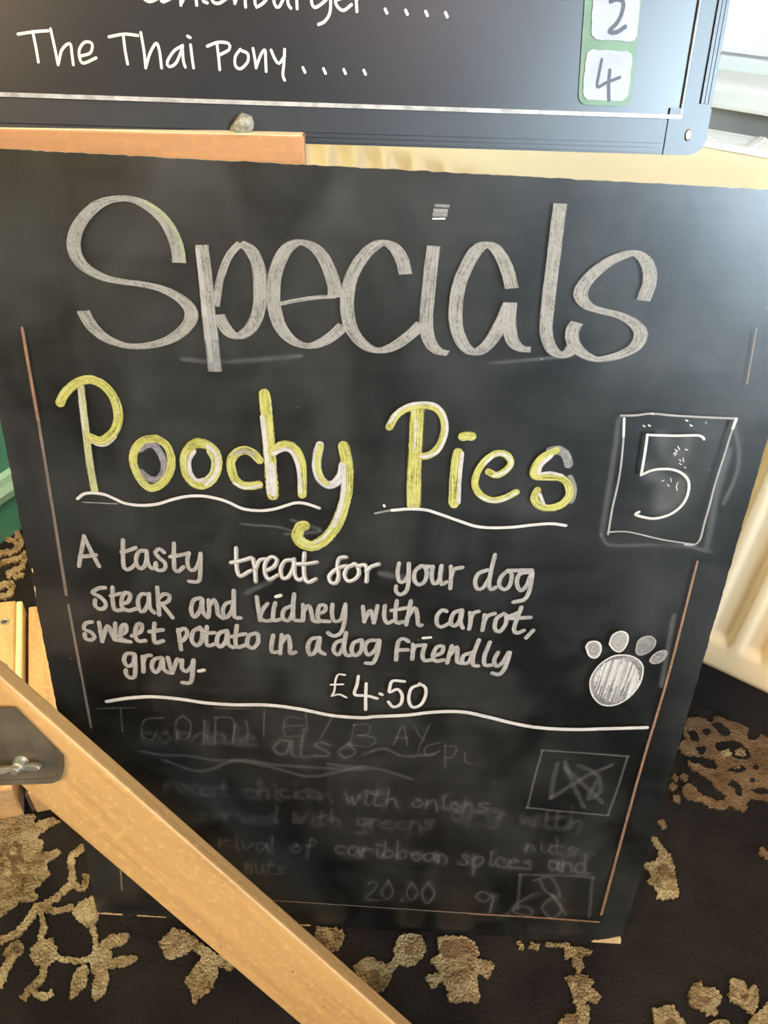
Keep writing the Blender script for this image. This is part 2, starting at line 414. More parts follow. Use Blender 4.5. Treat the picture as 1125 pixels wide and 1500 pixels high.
obj('window_pane', panelbox((-0.49, yf + 0.028, SILL + 0.048), (1.29, yf + 0.034, HEAD - 0.06)), 'glass', win)
bm = bmesh.new(); prism(bm, [(-3, 0.28), (12, 0.28), (12, 14), (-3, 14)], -0.35, -0.30)
struct('ground', bm, 'gravel', WM)

# ---------------------------------------------------------------- carpet
def jag(pts, amp=1.0, freq=0.09, step=1.7):
    q = spline(list(pts) + [pts[0]], step)[:-1]; out = []; n = len(q)
    for i, p in enumerate(q):
        t = (q[(i + 1) % n] - q[i - 1]); t = t.normalized() if t.length > 0 else Vector((1, 0))
        a = amp * (1.9 * noise.noise(Vector((p.x * 0.16, p.y * 0.16, 3.1))) + random.uniform(-0.9, 0.9))
        out.append((p.x - t.y * a, p.y + t.x * a))
    return out
def worm(pts, w):
    q = spline(pts, 5); L, R = [], []
    for i, p in enumerate(q):
        t = (q[min(len(q) - 1, i + 1)] - q[max(0, i - 1)]).normalized(); k = w * 0.5
        L.append((p.x - t.y * k, p.y + t.x * k)); R.append((p.x + t.y * k, p.y - t.x * k))
    return L + R[::-1]
q5, c2, f6, f7 = Z(0, 1160, 3.309), Z(0, 1180, 4.6875), Z(380, 1200, 2.96), Z(745, 1200, 2.96)
fc, f8, lf = Z(960, 1000, 4.545), Z(870, 1380, 4.41), Z(0, 590, 4.84)
CARPET = [
 ('beige', c2((-90,75),(15,95),(60,85),(190,65),(245,85),(240,125),(330,90),(400,95),(412,120),(340,155),(275,205),(270,225),(300,250),(290,300),(300,325),(400,305),(425,325),(400,350),(330,385),(335,440),(350,470),(310,510),(270,560),(235,580),(270,640),(200,665),(130,680),(60,730),(0,770),(-90,780))),
 ('brown', c2((60,300),(110,250),(160,290),(150,350),(165,390),(125,400),(120,460),(80,460),(75,400),(45,340))),
 ('beige', c2((70,300),(100,290),(125,320),(100,350),(70,340))), ('brown', c2((30,500),(120,470),(210,480),(120,500),(60,520))), ('brown', c2((180,395),(260,370),(300,345),(270,390),(200,410))),
 ('beige', worm(c2((265,680),(190,800),(110,890),(-40,940)), 11)), ('beige', worm(c2((265,690),(340,720),(400,725),(510,700)), 9)),
 ('beige', worm(c2((270,700),(370,650),(450,580),(500,520),(490,400),(500,350),(590,285)), 10)), ('beige', worm(c2((490,540),(570,570),(600,480)), 10)),
 ('beige', worm(c2((280,710),(300,830),(285,930)), 9)),
 ('beige', c2((205,1030),(235,960),(300,930),(350,915),(385,960),(395,1040),(340,1100),(250,1100))),
 ('beige', worm(c2((310,1080),(290,1190),(220,1250),(155,1335)), 11)), ('beige', worm(c2((220,1270),(300,1315),(365,1285)), 10)),
 ('beige', c2((20,1030),(60,970),(130,930),(165,970),(145,1030),(70,1060))), ('beige', worm(c2((110,1000),(50,1110),(-10,1250)), 12)),
 ('beige', worm(c2((380,1045),(450,1060),(560,1068),(660,1040)), 8)),
 ('beige', q5((430,800),(470,760),(530,765),(545,830),(510,880),(450,880))),
 ('beige', q5((480,745),(530,700),(600,688),(632,700),(600,740),(510,765))), ('beige', q5((530,815),(600,798),(667,808),(600,850),(530,855))),
 ('beige', q5((480,850),(530,875),(510,970),(463,1018),(448,960),(465,890))), ('beige', q5((405,840),(432,860),(410,950),(343,1008),(350,930),(370,870))),
 ('beige', worm(q5((440,630),(460,700),(472,800)), 9)), ('beige', q5((350,590),(380,545),(450,510),(480,560),(475,620),(430,660),(380,625))),
 ('beige', q5((768,740),(800,700),(850,665),(900,680),(950,720),(920,770),(870,805),(810,805))), ('beige', worm(q5((920,720),(1000,785),(1130,850)), 15)),
 ('beige', q5((960,830),(1010,785),(1055,860),(1030,950),(980,995),(940,1033),(920,960),(903,910))),
 ('beige', f6((245,470),(360,485),(352,550),(305,582),(240,560))), ('beige', f6((410,640),(470,600),(550,640),(568,700),(515,755),(440,700))),
 ('beige', f6((580,560),(620,505),(700,510),(717,580),(655,642),(600,620))), ('beige', worm(f6((540,670),(590,625),(630,590)), 13)),
 ('beige', f6((770,515),(900,515),(950,580),(945,608),(1012,630),(992,690),(945,680),(952,790),(900,790),(830,795),(800,710),(750,732),(722,690),(775,660),(738,612),(780,590))),
 ('brown', f6((790,530),(900,525),(920,580),(840,610),(790,590))), ('brown', f6((470,660),(510,655),(520,690),(480,695))), ('brown', f6((630,560),(665,555),(660,590),(630,590))),
 ('beige', f7((612,90),(640,85),(680,140),(710,180),(720,240),(735,330),(690,350),(645,350),(640,310),(600,270),(620,250),(585,200),(640,180),(650,150))), ('brown', f7((640,210),(680,200),(690,240),(650,250))),
 ('brown', f7((643,15),(670,10),(686,35),(665,46))),
 ('beige', f7((240,550),(350,570),(350,590),(320,605),(322,650),(280,640),(275,605),(245,605))), ('beige', f7((245,690),(300,675),(360,700),(365,740),(397,770),(380,800),(340,790),(330,820),(290,810),(270,750))),
 ('beige', worm(f7((300,630),(300,690)), 7)), ('beige', f7((300,820),(345,812),(345,880),(320,920),(230,960),(215,890),(280,850))), ('brown', f7((240,850),(290,850),(300,890),(250,900))),
 ('beige', worm(f7((45,535),(55,565)), 6)), ('beige', worm(f7((90,548),(130,560)), 8)), ('beige', worm(f7((160,545),(260,552)), 5)),
 ('beige', f8((605,350),(630,290),(680,262),(715,300),(760,295),(810,340),(820,380),(790,420),(797,470),(740,480),(680,445),(620,410))), ('brown', f8((690,370),(735,360),(740,400),(700,405))),
 ('beige', f8((855,340),(880,300),(875,250),(920,243),(975,270),(985,310),(1040,285),(1060,380),(1030,465),(1000,465),(940,410),(880,395))), ('brown', f8((940,345),(990,340),(985,375),(945,375))),
 ('beige', f8((370,430),(420,430),(490,405),(520,430),(540,470),(590,540),(520,620),(410,600))), ('brown', f8((470,500),(510,495),(520,540),(460,540))),
 ('beige', f8((990,540),(1010,495),(1060,450),(1140,395),(1230,450),(1200,580),(1060,600))), ('beige', f8((740,540),(760,518),(850,508),(870,560),(800,620))),
 ('brown', fc((215,240),(300,240),(370,275),(400,235),(520,265),(600,280),(680,325),(800,320),(1000,420),(1000,850),(800,805),(700,790),(620,785),(585,870),(510,825),(450,845),(390,845),(290,795),(200,775),(180,700),(230,680),(290,735),(350,775),(430,795),(470,765),(400,700),(350,645),(260,595),(215,535),(260,545),(380,585),(412,565),(380,520),(300,490),(200,485),(160,450),(165,400),(210,390),(185,340),(200,280))),
 ('dark', fc((365,285),(420,270),(490,330),(480,365),(430,355))), ('dark', fc((305,330),(340,310),(365,335),(340,360))), ('dark', fc((262,445),(320,430),(330,470),(300,490))), ('dark', fc((205,330),(260,330),(290,390),(240,395))),
 ('dark', fc((400,405),(540,400),(630,495),(560,520),(470,480),(400,450))), ('dark', fc((470,590),(560,560),(600,590),(540,610))), ('dark', fc((470,690),(510,655),(560,700),(570,760),(530,750),(520,710))), ('dark', fc((620,720),(720,710),(760,740),(680,750))), ('dark', fc((640,300),(690,340),(680,380),(620,390),(610,340))),
 ('beige', fc((430,470),(480,455),(505,490),(460,505))), ('beige', fc((525,460),(580,445),(590,490),(550,500))), ('brown', fc((510,560),(550,545),(560,575),(520,580))), ('dark', fc((645,560),(680,555),(680,585),(650,585))), ('dark', fc((620,650),(655,645),(655,670),(630,672))),
 ('brown', worm(fc((115,625),(140,650)), 8)), ('brown', worm(fc((170,625),(205,648)), 8)), ('brown', worm(fc((95,685),(130,710)), 8)), ('brown', worm(fc((115,775),(160,790)), 9)), ('brown', worm(fc((690,1125),(760,1160)), 9)),
 ('beige', worm(lf((-60,975),(60,970),(140,1020)), 7)), ('beige', worm(lf((-60,1080),(90,1060),(150,1000),(105,900)), 8)), ('beige', worm(lf((-60,1165),(100,1120),(190,1085)), 8)), ('beige', worm(lf((190,1090),(150,1170),(80,1215),(55,1235)), 9)), ('beige', worm(lf((-60,1350),(50,1295),(100,1310),(60,1365),(-20,1395)), 8)), ('beige', worm(lf((60,1200),(110,1240),(170,1225)), 7)),
]
bm = bmesh.new()
sq = [bm.verts.new(p) for p in ((-4, -5.5, 0), (4, -5.5, 0), (4, 2, 0), (-4, 2, 0))]
bm.faces.new(sq)
MI = {'dark': 0, 'beige': 1, 'brown': 2}
lay = 0
def motif(pts, k):
    """a raised patch of cut pile with a ragged edge"""
    global lay
    lay += 1
    top = 0.0022 + 0.00002 * lay
    a = [bm.verts.new((p[0], p[1], top)) for p in pts]; b = [bm.verts.new((p[0] , p[1], -0.001)) for p in pts]
    f = bm.faces.new(a)
    if f.normal.z == 0: f.normal_update()
    f.normal_update()
    if f.normal.z < 0: f.normal_flip()
    f.material_index = MI[k]; n = len(pts)
    for i in range(n):
        q = bm.faces.new((b[i], b[(i + 1) % n], a[(i + 1) % n], a[i])); q.material_index = MI[k]
for k, pts in CARPET:
    motif([tuple(FLOOR.hit(x, y)) for x, y in jag(pts, 1.45 if k != 'dark' else 0.6)], k)
for k in range(46):      # the same flowers carry on over the rest of the floor
    for _ in range(40):
        cx, cy = random.uniform(-1.4, 1.6), random.uniform(-3.0, 0.6)
        if cy < -0.28 or cx > 0.95 or (cx < -0.75 and cy < 0.3): break
    r = random.uniform(0.03, 0.06); n = 40; ph = random.uniform(0, 6); pet = random.choice((5, 6, 7))
    motif([(cx + r * (1 + 0.35 * math.cos(pet * t + ph)) * math.cos(t) * random.uniform(0.93, 1.07), cy + r * (1 + 0.35 * math.cos(pet * t + ph)) * math.sin(t) * random.uniform(0.93, 1.07)) for t in [2 * math.pi * i / n for i in range(n)]], 'beige')
    motif([(cx + 0.3 * r * math.cos(2 * math.pi * i / 12), cy + 0.3 * r * math.sin(2 * math.pi * i / 12)) for i in range(12)], 'brown')
FLATS.add('floor')
struct('floor', bm, ['dark', 'beige', 'brown'])

# ================================================================ RADIATOR
rad = thing('radiator', 'cream fluted panel radiator with a slotted top grille under the window', 'radiator', WM)
RX0, RX1, RZ0, RZ1, PITCH = -1.05, 0.80, 0.12, 0.748, 0.0445
def sstep(a, b, x):
    t = min(1, max(0, (x - a) / (b - a))); return t * t * (3 - 2 * t)
bm = bmesh.new()
zs = [RZ0, RZ0 + 0.004, RZ0 + 0.010, RZ0 + 0.016, 0.155, 0.164, 0.168, 0.172, 0.176, 0.180, 0.184, 0.188, 0.2, 0.3, 0.4, 0.5, 0.6, 0.655, 0.660, 0.664, 0.668, 0.672, 0.676, 0.680, 0.684, 0.69, 0.70, 0.735, 0.744, RZ1]
zd = {0: 0.010, 1: 0.003, 2: 0.0, 3: -0.002, 28: 0.003, 29: 0.012}
NX = int((RX1 - RX0) / 0.0028); grid = []
for iz, z in enumerate(zs):
    row = []
    for ix in range(NX + 1):
        x = RX0 + (RX1 - RX0) * ix / NX
        p = ((x + 0.0415) / PITCH) % 1.0; p = min(p, 1 - p)
        ch = 1 - sstep(0.20, 0.42, p)
        d = 0.008 * ch * sstep(0.163, 0.186, z) * (1 - sstep(0.658, 0.684, z)) + zd.get(iz, 0.0)
        row.append(bm.verts.new((x, d, z)))
    grid.append(row)
for a, b in zip(grid, grid[1:]):
    for i in range(NX): bm.faces.new((a[i], a[i + 1], b[i + 1], b[i])).smooth = True
FLATS.add('front_panel')
obj('front_panel', bm, 'rad', rad)
obj('back_panel', bevbox((RX0, 0.046, RZ0), (RX1, 0.058, RZ1), 0.003), 'rad', rad)
for x in (RX0, RX1 - 0.003): obj('side_cover', bevbox((x, 0.006, RZ0 + 0.01), (x + 0.003, 0.05, RZ1 + 0.004), 0.001, 1), 'rad', rad)
bm = bmesh.new()
for k in range(6): box(bm, (RX0, 0.002 + 0.0092 * k, RZ1 - 0.003), (RX1, 0.0068 + 0.0092 * k, RZ1 + 0.003))
x = RX0 + 0.03
while x < RX1:
    box(bm, (x, 0.004, RZ1 - 0.002), (x + 0.006, 0.055, RZ1 + 0.0035)); x += 0.165
obj('top_grille', bm, 'grille', rad, label='white slotted top grille')
for x in (-0.85, 0.6): obj('wall_bracket', panelbox((x, 0.056, 0.3), (x + 0.03, 0.0599, 0.5)), 'rad', rad)

# ================================================================ EASEL
easel = thing('easel', 'wooden easel with pinkish ledge, floor planks and a diagonal brace in front of the blackboard', 'easel', Matrix.Translation((-0.43, 0.11, 0)))
def part(name, bm, m, world, parent=easel, label=None):
    inv = easel.matrix_world.inverted() if parent is easel else parent.matrix_local.inverted() @ easel.matrix_world.inverted()
    return obj(name, bm, m, parent, False, inv @ world, label)
yl, rl = math.radians(2.5), math.radians(0.8)
LM = Matrix.Translation((-0.0645, 0.1865, 0.7895)) @ Matrix.Rotation(yl, 4, 'Z') @ Matrix.Rotation(-rl, 4, 'Y')
bm = bevbox((-0.62, 0.0, -0.032), (0.0, 0.012, 0.0), 0.0014)
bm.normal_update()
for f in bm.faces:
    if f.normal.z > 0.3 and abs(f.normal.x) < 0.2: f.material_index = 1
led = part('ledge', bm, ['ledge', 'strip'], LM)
part('shelf', bevbox((-0.62, 0.012, -0.032), (-0.004, 0.060, -0.0125), 0.001), 'ledge', LM)
obj('nail', (lambda b: (lathe(b, [(0.0011, 0), (0.0011, 0.0006)], 10, Matrix.Translation((-0.007, 0, -0.029)) @ Matrix.Rotation(math.pi / 2, 4, 'X')), b)[1])(bmesh.new()), 'rust', led)
PM = Matrix(((-0.369, -0.929, 0, -0.4185), (0.929, -0.369, 0, 0.1155), (0, 0, 1, 0), (0, 0, 0, 1)))
def board_plank(y0, y1, z, cut=0.0):
    """plank lying on the carpet, both ends sawn slightly skew"""
    near = lambda y: 0.10 * y + cut; farx = lambda y: 0.332 + 0.16 * y
    bm = bmesh.new(); prism(bm, [(near(y0), y0), (farx(y0), y0), (farx(y1), y1), (near(y1), y1)], 0.0, z)
    bmesh.ops.recalc_face_normals(bm, faces=bm.faces); bmesh.ops.bevel(bm, geom=bm.edges[:], offset=0.0014, segments=2, affect='EDGES'); return bm
pl = part('base_plank', board_plank(0.0105, 0.20, 0.060), 'plank', PM)
part('lit_side_strip', board_plank(0.0015, 0.0103, 0.058, 0.10), 'strip', PM, label='added pale strip for the lit plank side')  # added strip, its pale colour paints the lit side of the plank
part('base_plank', board_plank(-0.20, -0.004, 0.044), 'plank', PM)
part('groove_shade', panelbox((0.004, -0.004, 0.0), (0.32, 0.0015, 0.034)), 'hole', PM)  # dark filler painting the shade in the groove between the planks
TOPP = Plane(PM @ Vector((0, 0, 0.060)), PM.to_3x3() @ Vector((1, 0, 0)), PM.to_3x3() @ Vector((0, 1, 0)))
for px, py in ((7, 911), (4, 977)):
    h = TOPP.hit(px, py); bm = bmesh.new()
    lathe(bm, [(0.0065, -0.0005), (0.0062, 0.0012), (0.0042, 0.0012), (0.0038, -0.004)], 20, Matrix.Translation((h.x, h.y, 0.060)), 0)
    lathe(bm, [(0.0040, -0.002), (0.0040, 0.0004)], 16, Matrix.Translation((h.x, h.y, 0.060)), 1)
    obj('bolt_hole', bm, ['zinc', 'hole'], pl, label='bolt hole with a bright metal rim')
# brace
B = BRACE; r0, r1 = B.hit(7, 998), B.hit(578, 1500)
dx = (r1 - r0).normalized(); up = Vector((-dx.y, dx.x)); up = up if up.y > 0 else -up
bw = sum(-(B.hit(*p) - r0).dot(up) for p in ((48, 1160), (338, 1420), (431, 1497))) / 3
st = r0 - dx * 0.30
X, U, N = B.u * dx.x + B.v * dx.y, B.u * up.x + B.v * up.y, B.n
BO = B.o + B.u * st.x + B.v * st.y
BRM = Matrix([[X[i], U[i], N[i], BO[i]] for i in range(3)] + [[0, 0, 0, 1]])
LEN = (BO.z - bw * U.z - 0.003) / -X.z
bm = bevbox((0, -bw, -0.019), (LEN, 0, 0.0), 0.0036, 3)
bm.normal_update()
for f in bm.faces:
    if f.normal.y > 0.35 and f.normal.z > 0.35 and abs(f.normal.x) < 0.2: f.material_index = 1  # ridge faces carry the edge highlight in a paler colour
br = part('brace', bm, ['strut', 'ridge'], BRM, label='tan flat wooden brace')
def bl(px, py):
    q = B.hit(px, py) - st; return (q.dot(dx), q.dot(up))
bm = bmesh.new()
pg = [bl(*p) for p in ((-140, 1033), (24, 1033), (92, 1101), (95, 1108), (95, 1126), (91, 1135), (80, 1139), (-140, 1148))]
prism(bm, pg, 0.0022, 0.0048)
ins = [bl(*p) for p in ((-140, 1042), (21, 1040), (86, 1104), (88, 1112), (86, 1124), (76, 1131), (-140, 1140))]
low = [bl(*p) for p in ((-140, 1143), (80, 1134), (90, 1130), (95, 1122), (95, 1128), (92, 1136), (82, 1141), (-140, 1150))]
prism(bm, low, 0.002, 0.0066)
side = [bl(*p) for p in ((92, 1101), (95, 1104), (96, 1122), (92, 1128))]
prism(bm, side, 0.002, 0.0066)
plate = obj('bracket_plate', bm, 'steel', br, label='dull grey steel bracket plate with a cut corner')
bx_, by_ = bl(36, 1113)
bm = bmesh.new()
lathe(bm, [(0.0075, 0.0046), (0.0075, 0.0062), (0.0055, 0.0064), (0.0052, 0.013), (0.0045, 0.0138)], 20, Matrix.Translation((bx_, by_, 0)))
lathe(bm, [(0.0033, 0.005), (0.0033, 0.0185), (0.0028, 0.019)], 16, Matrix.Translation((bx_, by_, 0)))
rd = Vector(bl(76, 1109)) - Vector(bl(0, 1117)); ang = math.atan2(rd.y, rd.x)
for sgn in (0, 1):
    Mw = Matrix.Translation((bx_, by_, 0.0075)) @ Matrix.Rotation(ang + math.pi * sgn, 4, 'Z') @ Matrix.Rotation(-0.22, 4, 'Y')
    pts = []
    for k in range(20):
        t = 2 * math.pi * k / 20; x = 0.0125 + 0.0095 * math.cos(t); pts.append((x, 0.0036 * math.sin(t) * (0.75 + 0.25 * math.cos(t))))
    a = [bm.verts.new(Mw @ Vector((x, y, 0.0))) for x, y in pts]; b = [bm.verts.new(Mw @ Vector((x * 1.02, y * 0.8, 0.0055))) for x, y in pts]
    bm.faces.new(a[::-1]); bm.faces.new(b)
    for k in range(20): bm.faces.new((a[k], a[(k + 1) % 20], b[(k + 1) % 20], b[k])).smooth = True
obj('wing_nut', bm, 'zinc', br, label='worn zinc wing nut')
# post that carries the upper end of the brace, and mast behind the boards
pb = BO + X * 0.03 - N * 0.019
part('post', bevbox((-0.022, 0.0, 0.060), (0.022, 0.034, pb.z + 0.02), 0.002), 'plank', Matrix.Translation((pb.x - 0.005, pb.y + 0.006, 0)))
MM = MENU.M
part('mast', bevbox((-0.225, -0.745, -0.066), (-0.17, 0.80, -0.022), 0.002), 'plank', MM)

# chalk stub on the ledge
bm = bmesh.new(); bmesh.ops.create_icosphere(bm, subdivisions=3, radius=1)
for v in bm.verts:
    c = v.co.copy(); k = 1 + 0.22 * noise.noise(c * 1.7 + Vector((4, 1, 2))) + 0.07 * noise.noise(c * 5)
    v.co = Vector((c.x * 0.0088, c.y * 0.006, c.z * 0.0064)) * k
    if c.x < -0.2: v.co.z -= 0.0045 * (-c.x - 0.2)
lp = Plane(LM @ Vector((0, 0.006, 0)), (1, 0, 0), (0, 0, 1)).hit(356, 194)
w0 = LM @ Vector((0, 0.006, 0)) + Vector((lp.x, 0, lp.y))
bmesh.ops.recalc_face_normals(bm, faces=bm.faces)
o = obj('chalk_stub', bm, 'stub', None, True, Matrix.Translation(w0 + Vector((0, 0, 0.0052))) @ Matrix.Rotation(-0.25, 4, 'Y'))
tag(o, 'small crumbly grey chalk stub resting on the wooden easel ledge', 'chalk')

# ================================================================ UPPER MENU BOARD
menu = thing('menu_board', 'black framed printed menu board standing on the easel ledge', 'menu board', MENU.M)
m1 = [MENU.hit(*p) for p in ((448, 210), (800, 220.6), (1000, 228))]
VB = sum(p.y for p in m1) / 3; UR = sum(MENU.hit(*p).x for p in ((1038, 180), (1071, 0))) / 2
ml = [MENU.hit(*p) for p in ((30, 141), (560, 158), (960, 177))]; VL = sum(p.y for p in ml) / 3
UL = MENU.hit(1012, 90).x
FW = VL - VB; FR = UR - UL; LU = UR - 0.66; TV = VB + 0.86
obj('panel', panelbox((LU + 0.01, VB + 0.01, -0.012), (UR - 0.01, TV - 0.01, -0.0008)), 'menu', menu)
def rail(name, lo, hi, axis, outer):
    bm = bmesh.new(); box(bm, (lo[0], lo[1], -0.020), (hi[0], hi[1], 0.0))
    bmesh.ops.bevel(bm, geom=bm.edges[:], offset=0.0006, segments=2, affect='EDGES')
    w = (hi[1] - lo[1]) if axis == 0 else (hi[0] - lo[0])
    for k in (0.06, 0.19, 0.32):
        if axis == 0:
            a = lo[1] + w * k if outer < 0 else hi[1] - w * k - 0.0022; box(bm, (lo[0] + 0.004, a, -0.001), (hi[0] - 0.004, a + 0.0022, 0.0016))
        else:
            a = lo[0] + w * k if outer < 0 else hi[0] - w * k - 0.0022; box(bm, (a, lo[1] + 0.004, -0.001), (a + 0.0022, hi[1] - 0.004, 0.0016))
    return obj(name, bm, 'frame', menu)
cr = 0.030; E_ = 0.0008
rail('frame_rail', (LU + cr - E_, VB, 0), (UR - cr + E_, VL, 0), 0, -1)
rail('frame_rail', (LU + cr, TV - FW, 0), (UR - cr, TV, 0), 0, 1)
rail('frame_rail', (LU, VB + cr, 0), (LU + FR, TV - cr, 0), 1, -1)
rail('frame_rail', (UL, VB + cr - E_, 0), (UR, TV - cr + E_, 0), 1, 1)
for sx, sy in ((1, -1), (-1, -1), (1, 1), (-1, 1)):
    lo = (UR - cr if sx > 0 else LU, VB if sy < 0 else TV - cr); hi = (UR if sx > 0 else LU + cr, VB + cr if sy < 0 else TV)
    pts = rounded(lo, hi, 0.0006, 1); rc = 0.012
    cc = (hi[0] - rc if sx > 0 else lo[0] + rc, lo[1] + rc if sy < 0 else hi[1] - rc)
    arc = [(cc[0] + sx * rc * math.cos(t), cc[1] + sy * rc * math.sin(t)) for t in [math.pi / 2 * k / 6 for k in range(7)]]
    ox, oy = (lo[0] if sx > 0 else hi[0]), (hi[1] if sy < 0 else lo[1])
    poly = [(ox, oy), (hi[0] if sx > 0 else lo[0], oy)] + arc + [(ox, lo[1] if sy < 0 else hi[1])]
    bm = bmesh.new(); prism(bm, poly, -0.020, 0.0010); cap = obj('corner_cap', bm, 'frame', menu)
    bm = bmesh.new(); lathe(bm, [(0.0032, 0.0008), (0.0032, 0.0018), (0.0022, 0.0024)], 14, Matrix.Translation((cc[0] - sx * 0.002, cc[1] - sy * 0.001, 0)) @ Matrix.Diagonal((0.7, 1.25, 1, 1)))
    obj('screw', bm, 'zinc', cap, label='bright screw head in the corner cap')
LW = 0.0027
def lip(lo, hi, m='tape'):
    bm = bmesh.new(); box(bm, (lo[0], lo[1], -0.001), (hi[0], hi[1], 0.0012)); return obj('inner_lip', bm, m, menu, label='thin silvery inner lip')
lip((LU + FR, VL, 0), (UL, VL + LW, 0)); lip((LU + FR, TV - FW - LW, 0), (UL, TV - FW, 0))
lip((UL - LW * 0.6, VL + LW, 0), (UL, TV - FW - LW, 0), 'lipd'); lip((LU + FR, VL + LW, 0), (LU + FR + LW, TV - FW - LW, 0))

T1, T2, T3, TU = Z(0, 0, 2.009), Z(190, 0, 3.879), Z(450, 0, 4.5), Z(760, 0, 3.082)
def words(plane, parent, name, strokes, w, mat, base, label=None):
    k = Ink(plane, base)
    for s in strokes: k.px(s, w, mat)
    return k.build(name, parent, label)
dots = lambda zf, pts: [zf((x - 6, y - 13), (x + 6, y + 13)) for x, y in pts]
L1 = [T1((52,100),(100,93),(140,90)), T1((95,92),(105,140),(112,182)), T1((148,85),(160,140),(170,190)), T1((171,187),(182,145),(205,128),(211,160),(215,190)), T1((235,165),(265,155),(270,128),(248,124),(232,150),(242,185),(282,170)),
 T1((320,108),(365,100),(405,104)), T1((362,102),(368,150),(375,188)), T2((62,185),(80,290),(90,385)), T2((91,380),(115,300),(150,245),(168,290),(180,385)), T2((300,258),(250,290),(213,350),(222,378),(262,358),(300,270)), T2((299,285),(305,350),(315,380)),
 T2((345,255),(354,330),(362,385)), T2((328,205),(343,213)), T2((440,262),(500,240),(560,246),(565,280),(510,312)), T2((495,247),(505,330),(511,395)), T2((628,280),(600,320),(600,372),(630,390),(670,350),(670,305),(638,288)),
 T2((700,275),(710,330),(718,385)), T2((719,380),(745,310),(768,283),(772,340),(775,405)), T2((803,285),(825,335),(848,360),(880,318)), T2((880,280),(876,360),(870,425),(880,455))] + dots(T2, [(990,397),(1107,403)]) + dots(T3, [(247,471),(379,476)])
L2 = [T2((75,-60),(70,-20),(110,8),(155,-8)), T2((215,-90),(175,-50),(180,5),(200,6),(228,-8)), T2((285,-150),(290,28)), T2((292,20),(335,-60),(370,-45),(380,28)), T2((405,-170),(412,-10),(440,15)), T2((460,-35),(520,-50),(510,-90),(465,-60),(470,5),(505,18),(548,-8)),
 T2((585,-90),(597,18)), T2((600,10),(628,-70),(650,-50),(658,38)), T2((712,-180),(712,20),(735,32),(778,-10),(760,-70),(715,-40)), T2((812,-80),(822,20),(848,38),(888,-40)), T2((890,-80),(900,20),(916,45)), T2((945,-80),(951,48)), T2((950,-10),(975,-70),(1005,-75)),
 T3((130,-50),(60,-60),(28,0),(48,48),(100,20),(150,-30)), T3((155,-40),(150,80),(115,140),(75,160)), T3((190,0),(270,-30),(265,-70),(205,-55),(188,20),(235,68),(292,30)), T3((318,-80),(328,75)), T3((326,0),(345,-50),(385,-60))] + dots(T3, [(520,72),(655,80),(787,88),(918,96)])
M_print = 'print'
def plainwords(name, strokes, wpx):
    k = Ink(MENU, -0.0006, 4e-6); Ink.level = 0
    for s in strokes: k.px(s, wpx, M_print)
    return k.build(name, menu, 'white printed lettering')
plainwords('dish_lettering', L1, 4.3); plainwords('dish_lettering', L2, 4.6)
def mpoly(zf, pts): return [tuple(MENU.hit(*p)) for p in zf(*pts)]
def smoothpoly(pts, r=0.25):
    out = []; n = len(pts)
    for i in range(n):
        p, a, b = Vector(pts[i]), Vector(pts[i - 1]), Vector(pts[(i + 1) % n])
        da, db = (a - p), (b - p); d = min(r, da.length * 0.45, db.length * 0.45)
        s, e = p + da.normalized() * d, p + db.normalized() * d
        for k in range(6):
            t = k / 5; out.append(tuple((s * (1 - t) ** 2 + p * 2 * t * (1 - t) + e * t * t)))
    return out
bm = bmesh.new(); prism(bm, smoothpoly(mpoly(TU, [(325,-420),(600,-430),(502,482),(266,472)]), 0.007), -0.0008, 0.0002)
strip = obj('price_strip', bm, 'green', menu, label='green strip holding the white price cards')
def rough(pts, a=0.0004):
    q = spline(list(pts) + [pts[0]], 0.002)[:-1]; return [(p.x + random.uniform(-a, a), p.y + random.uniform(-a, a)) for p in q]
for pts in ([(345,-190),(560,-180),(530,192),(323,178)], [(304,222),(516,234),(486,458),(284,450)]):
    bm = bmesh.new(); prism(bm, rough(smoothpoly(mpoly(TU, pts), 0.006)), 0.0001, 0.0010); obj('price_card', bm, 'card', strip)
k = Ink(MENU, 0.0012); Ink.level = 0
k.px(TU((412,8),(440,-2),(468,12),(462,60),(440,105),(405,143),(440,146),(477,122)), 6.4, 'ink'); k.build('numeral', strip, 'handwritten numeral 2')
k = Ink(MENU, 0.0012)
k.px(TU((372,270),(360,330),(352,392),(390,375),(453,350)), 4.6, 'ink'); k.px(TU((408,318),(403,380),(404,452)), 5.4, 'ink'); k.build('numeral', strip, 'handwritten numeral 4')
Ink.level = 0

# ================================================================ SPECIALS BLACKBOARD
bb = thing('specials_blackboard', 'large unframed chalked specials blackboard leaning from the carpet against the easel ledge', 'blackboard', BOARD.M)
BWID, BHGT = 0.60, 0.794
def edge_line(a, b, step, amp):
    a, b = Vector(a), Vector(b); n = int((b - a).length / step); d = (b - a).normalized(); q = Vector((-d.y, d.x)); out = []
    for i in range(n):
        k = amp * (random.uniform(-0.5, 0.5) + 0.7 * noise.noise(Vector((a.x + b.y + i * 0.31, a.y, 0.0))))
        p = a.lerp(b, i / n) + (q * k if i else Vector((0, 0))); out.append((p.x, p.y))
    return out
h = BWID / 2
outl = edge_line((-h, 0.001), (h, 0.0), 0.004, 0.0006) + edge_line((h, 0), (h - 0.003, BHGT), 0.004, 0.0006) + edge_line((h - 0.003, BHGT), (-h - 0.003, BHGT), 0.004, 0.0006) + edge_line((-h - 0.003, BHGT), (-h, 0.001), 0.004, 0.0006)
bm = bmesh.new(); prism(bm, outl, -0.006, 0.0, 0, 1)
obj('panel', bm, ['board', 'edge'], bb)
def ink(): return Ink(BOARD, 0.0002)

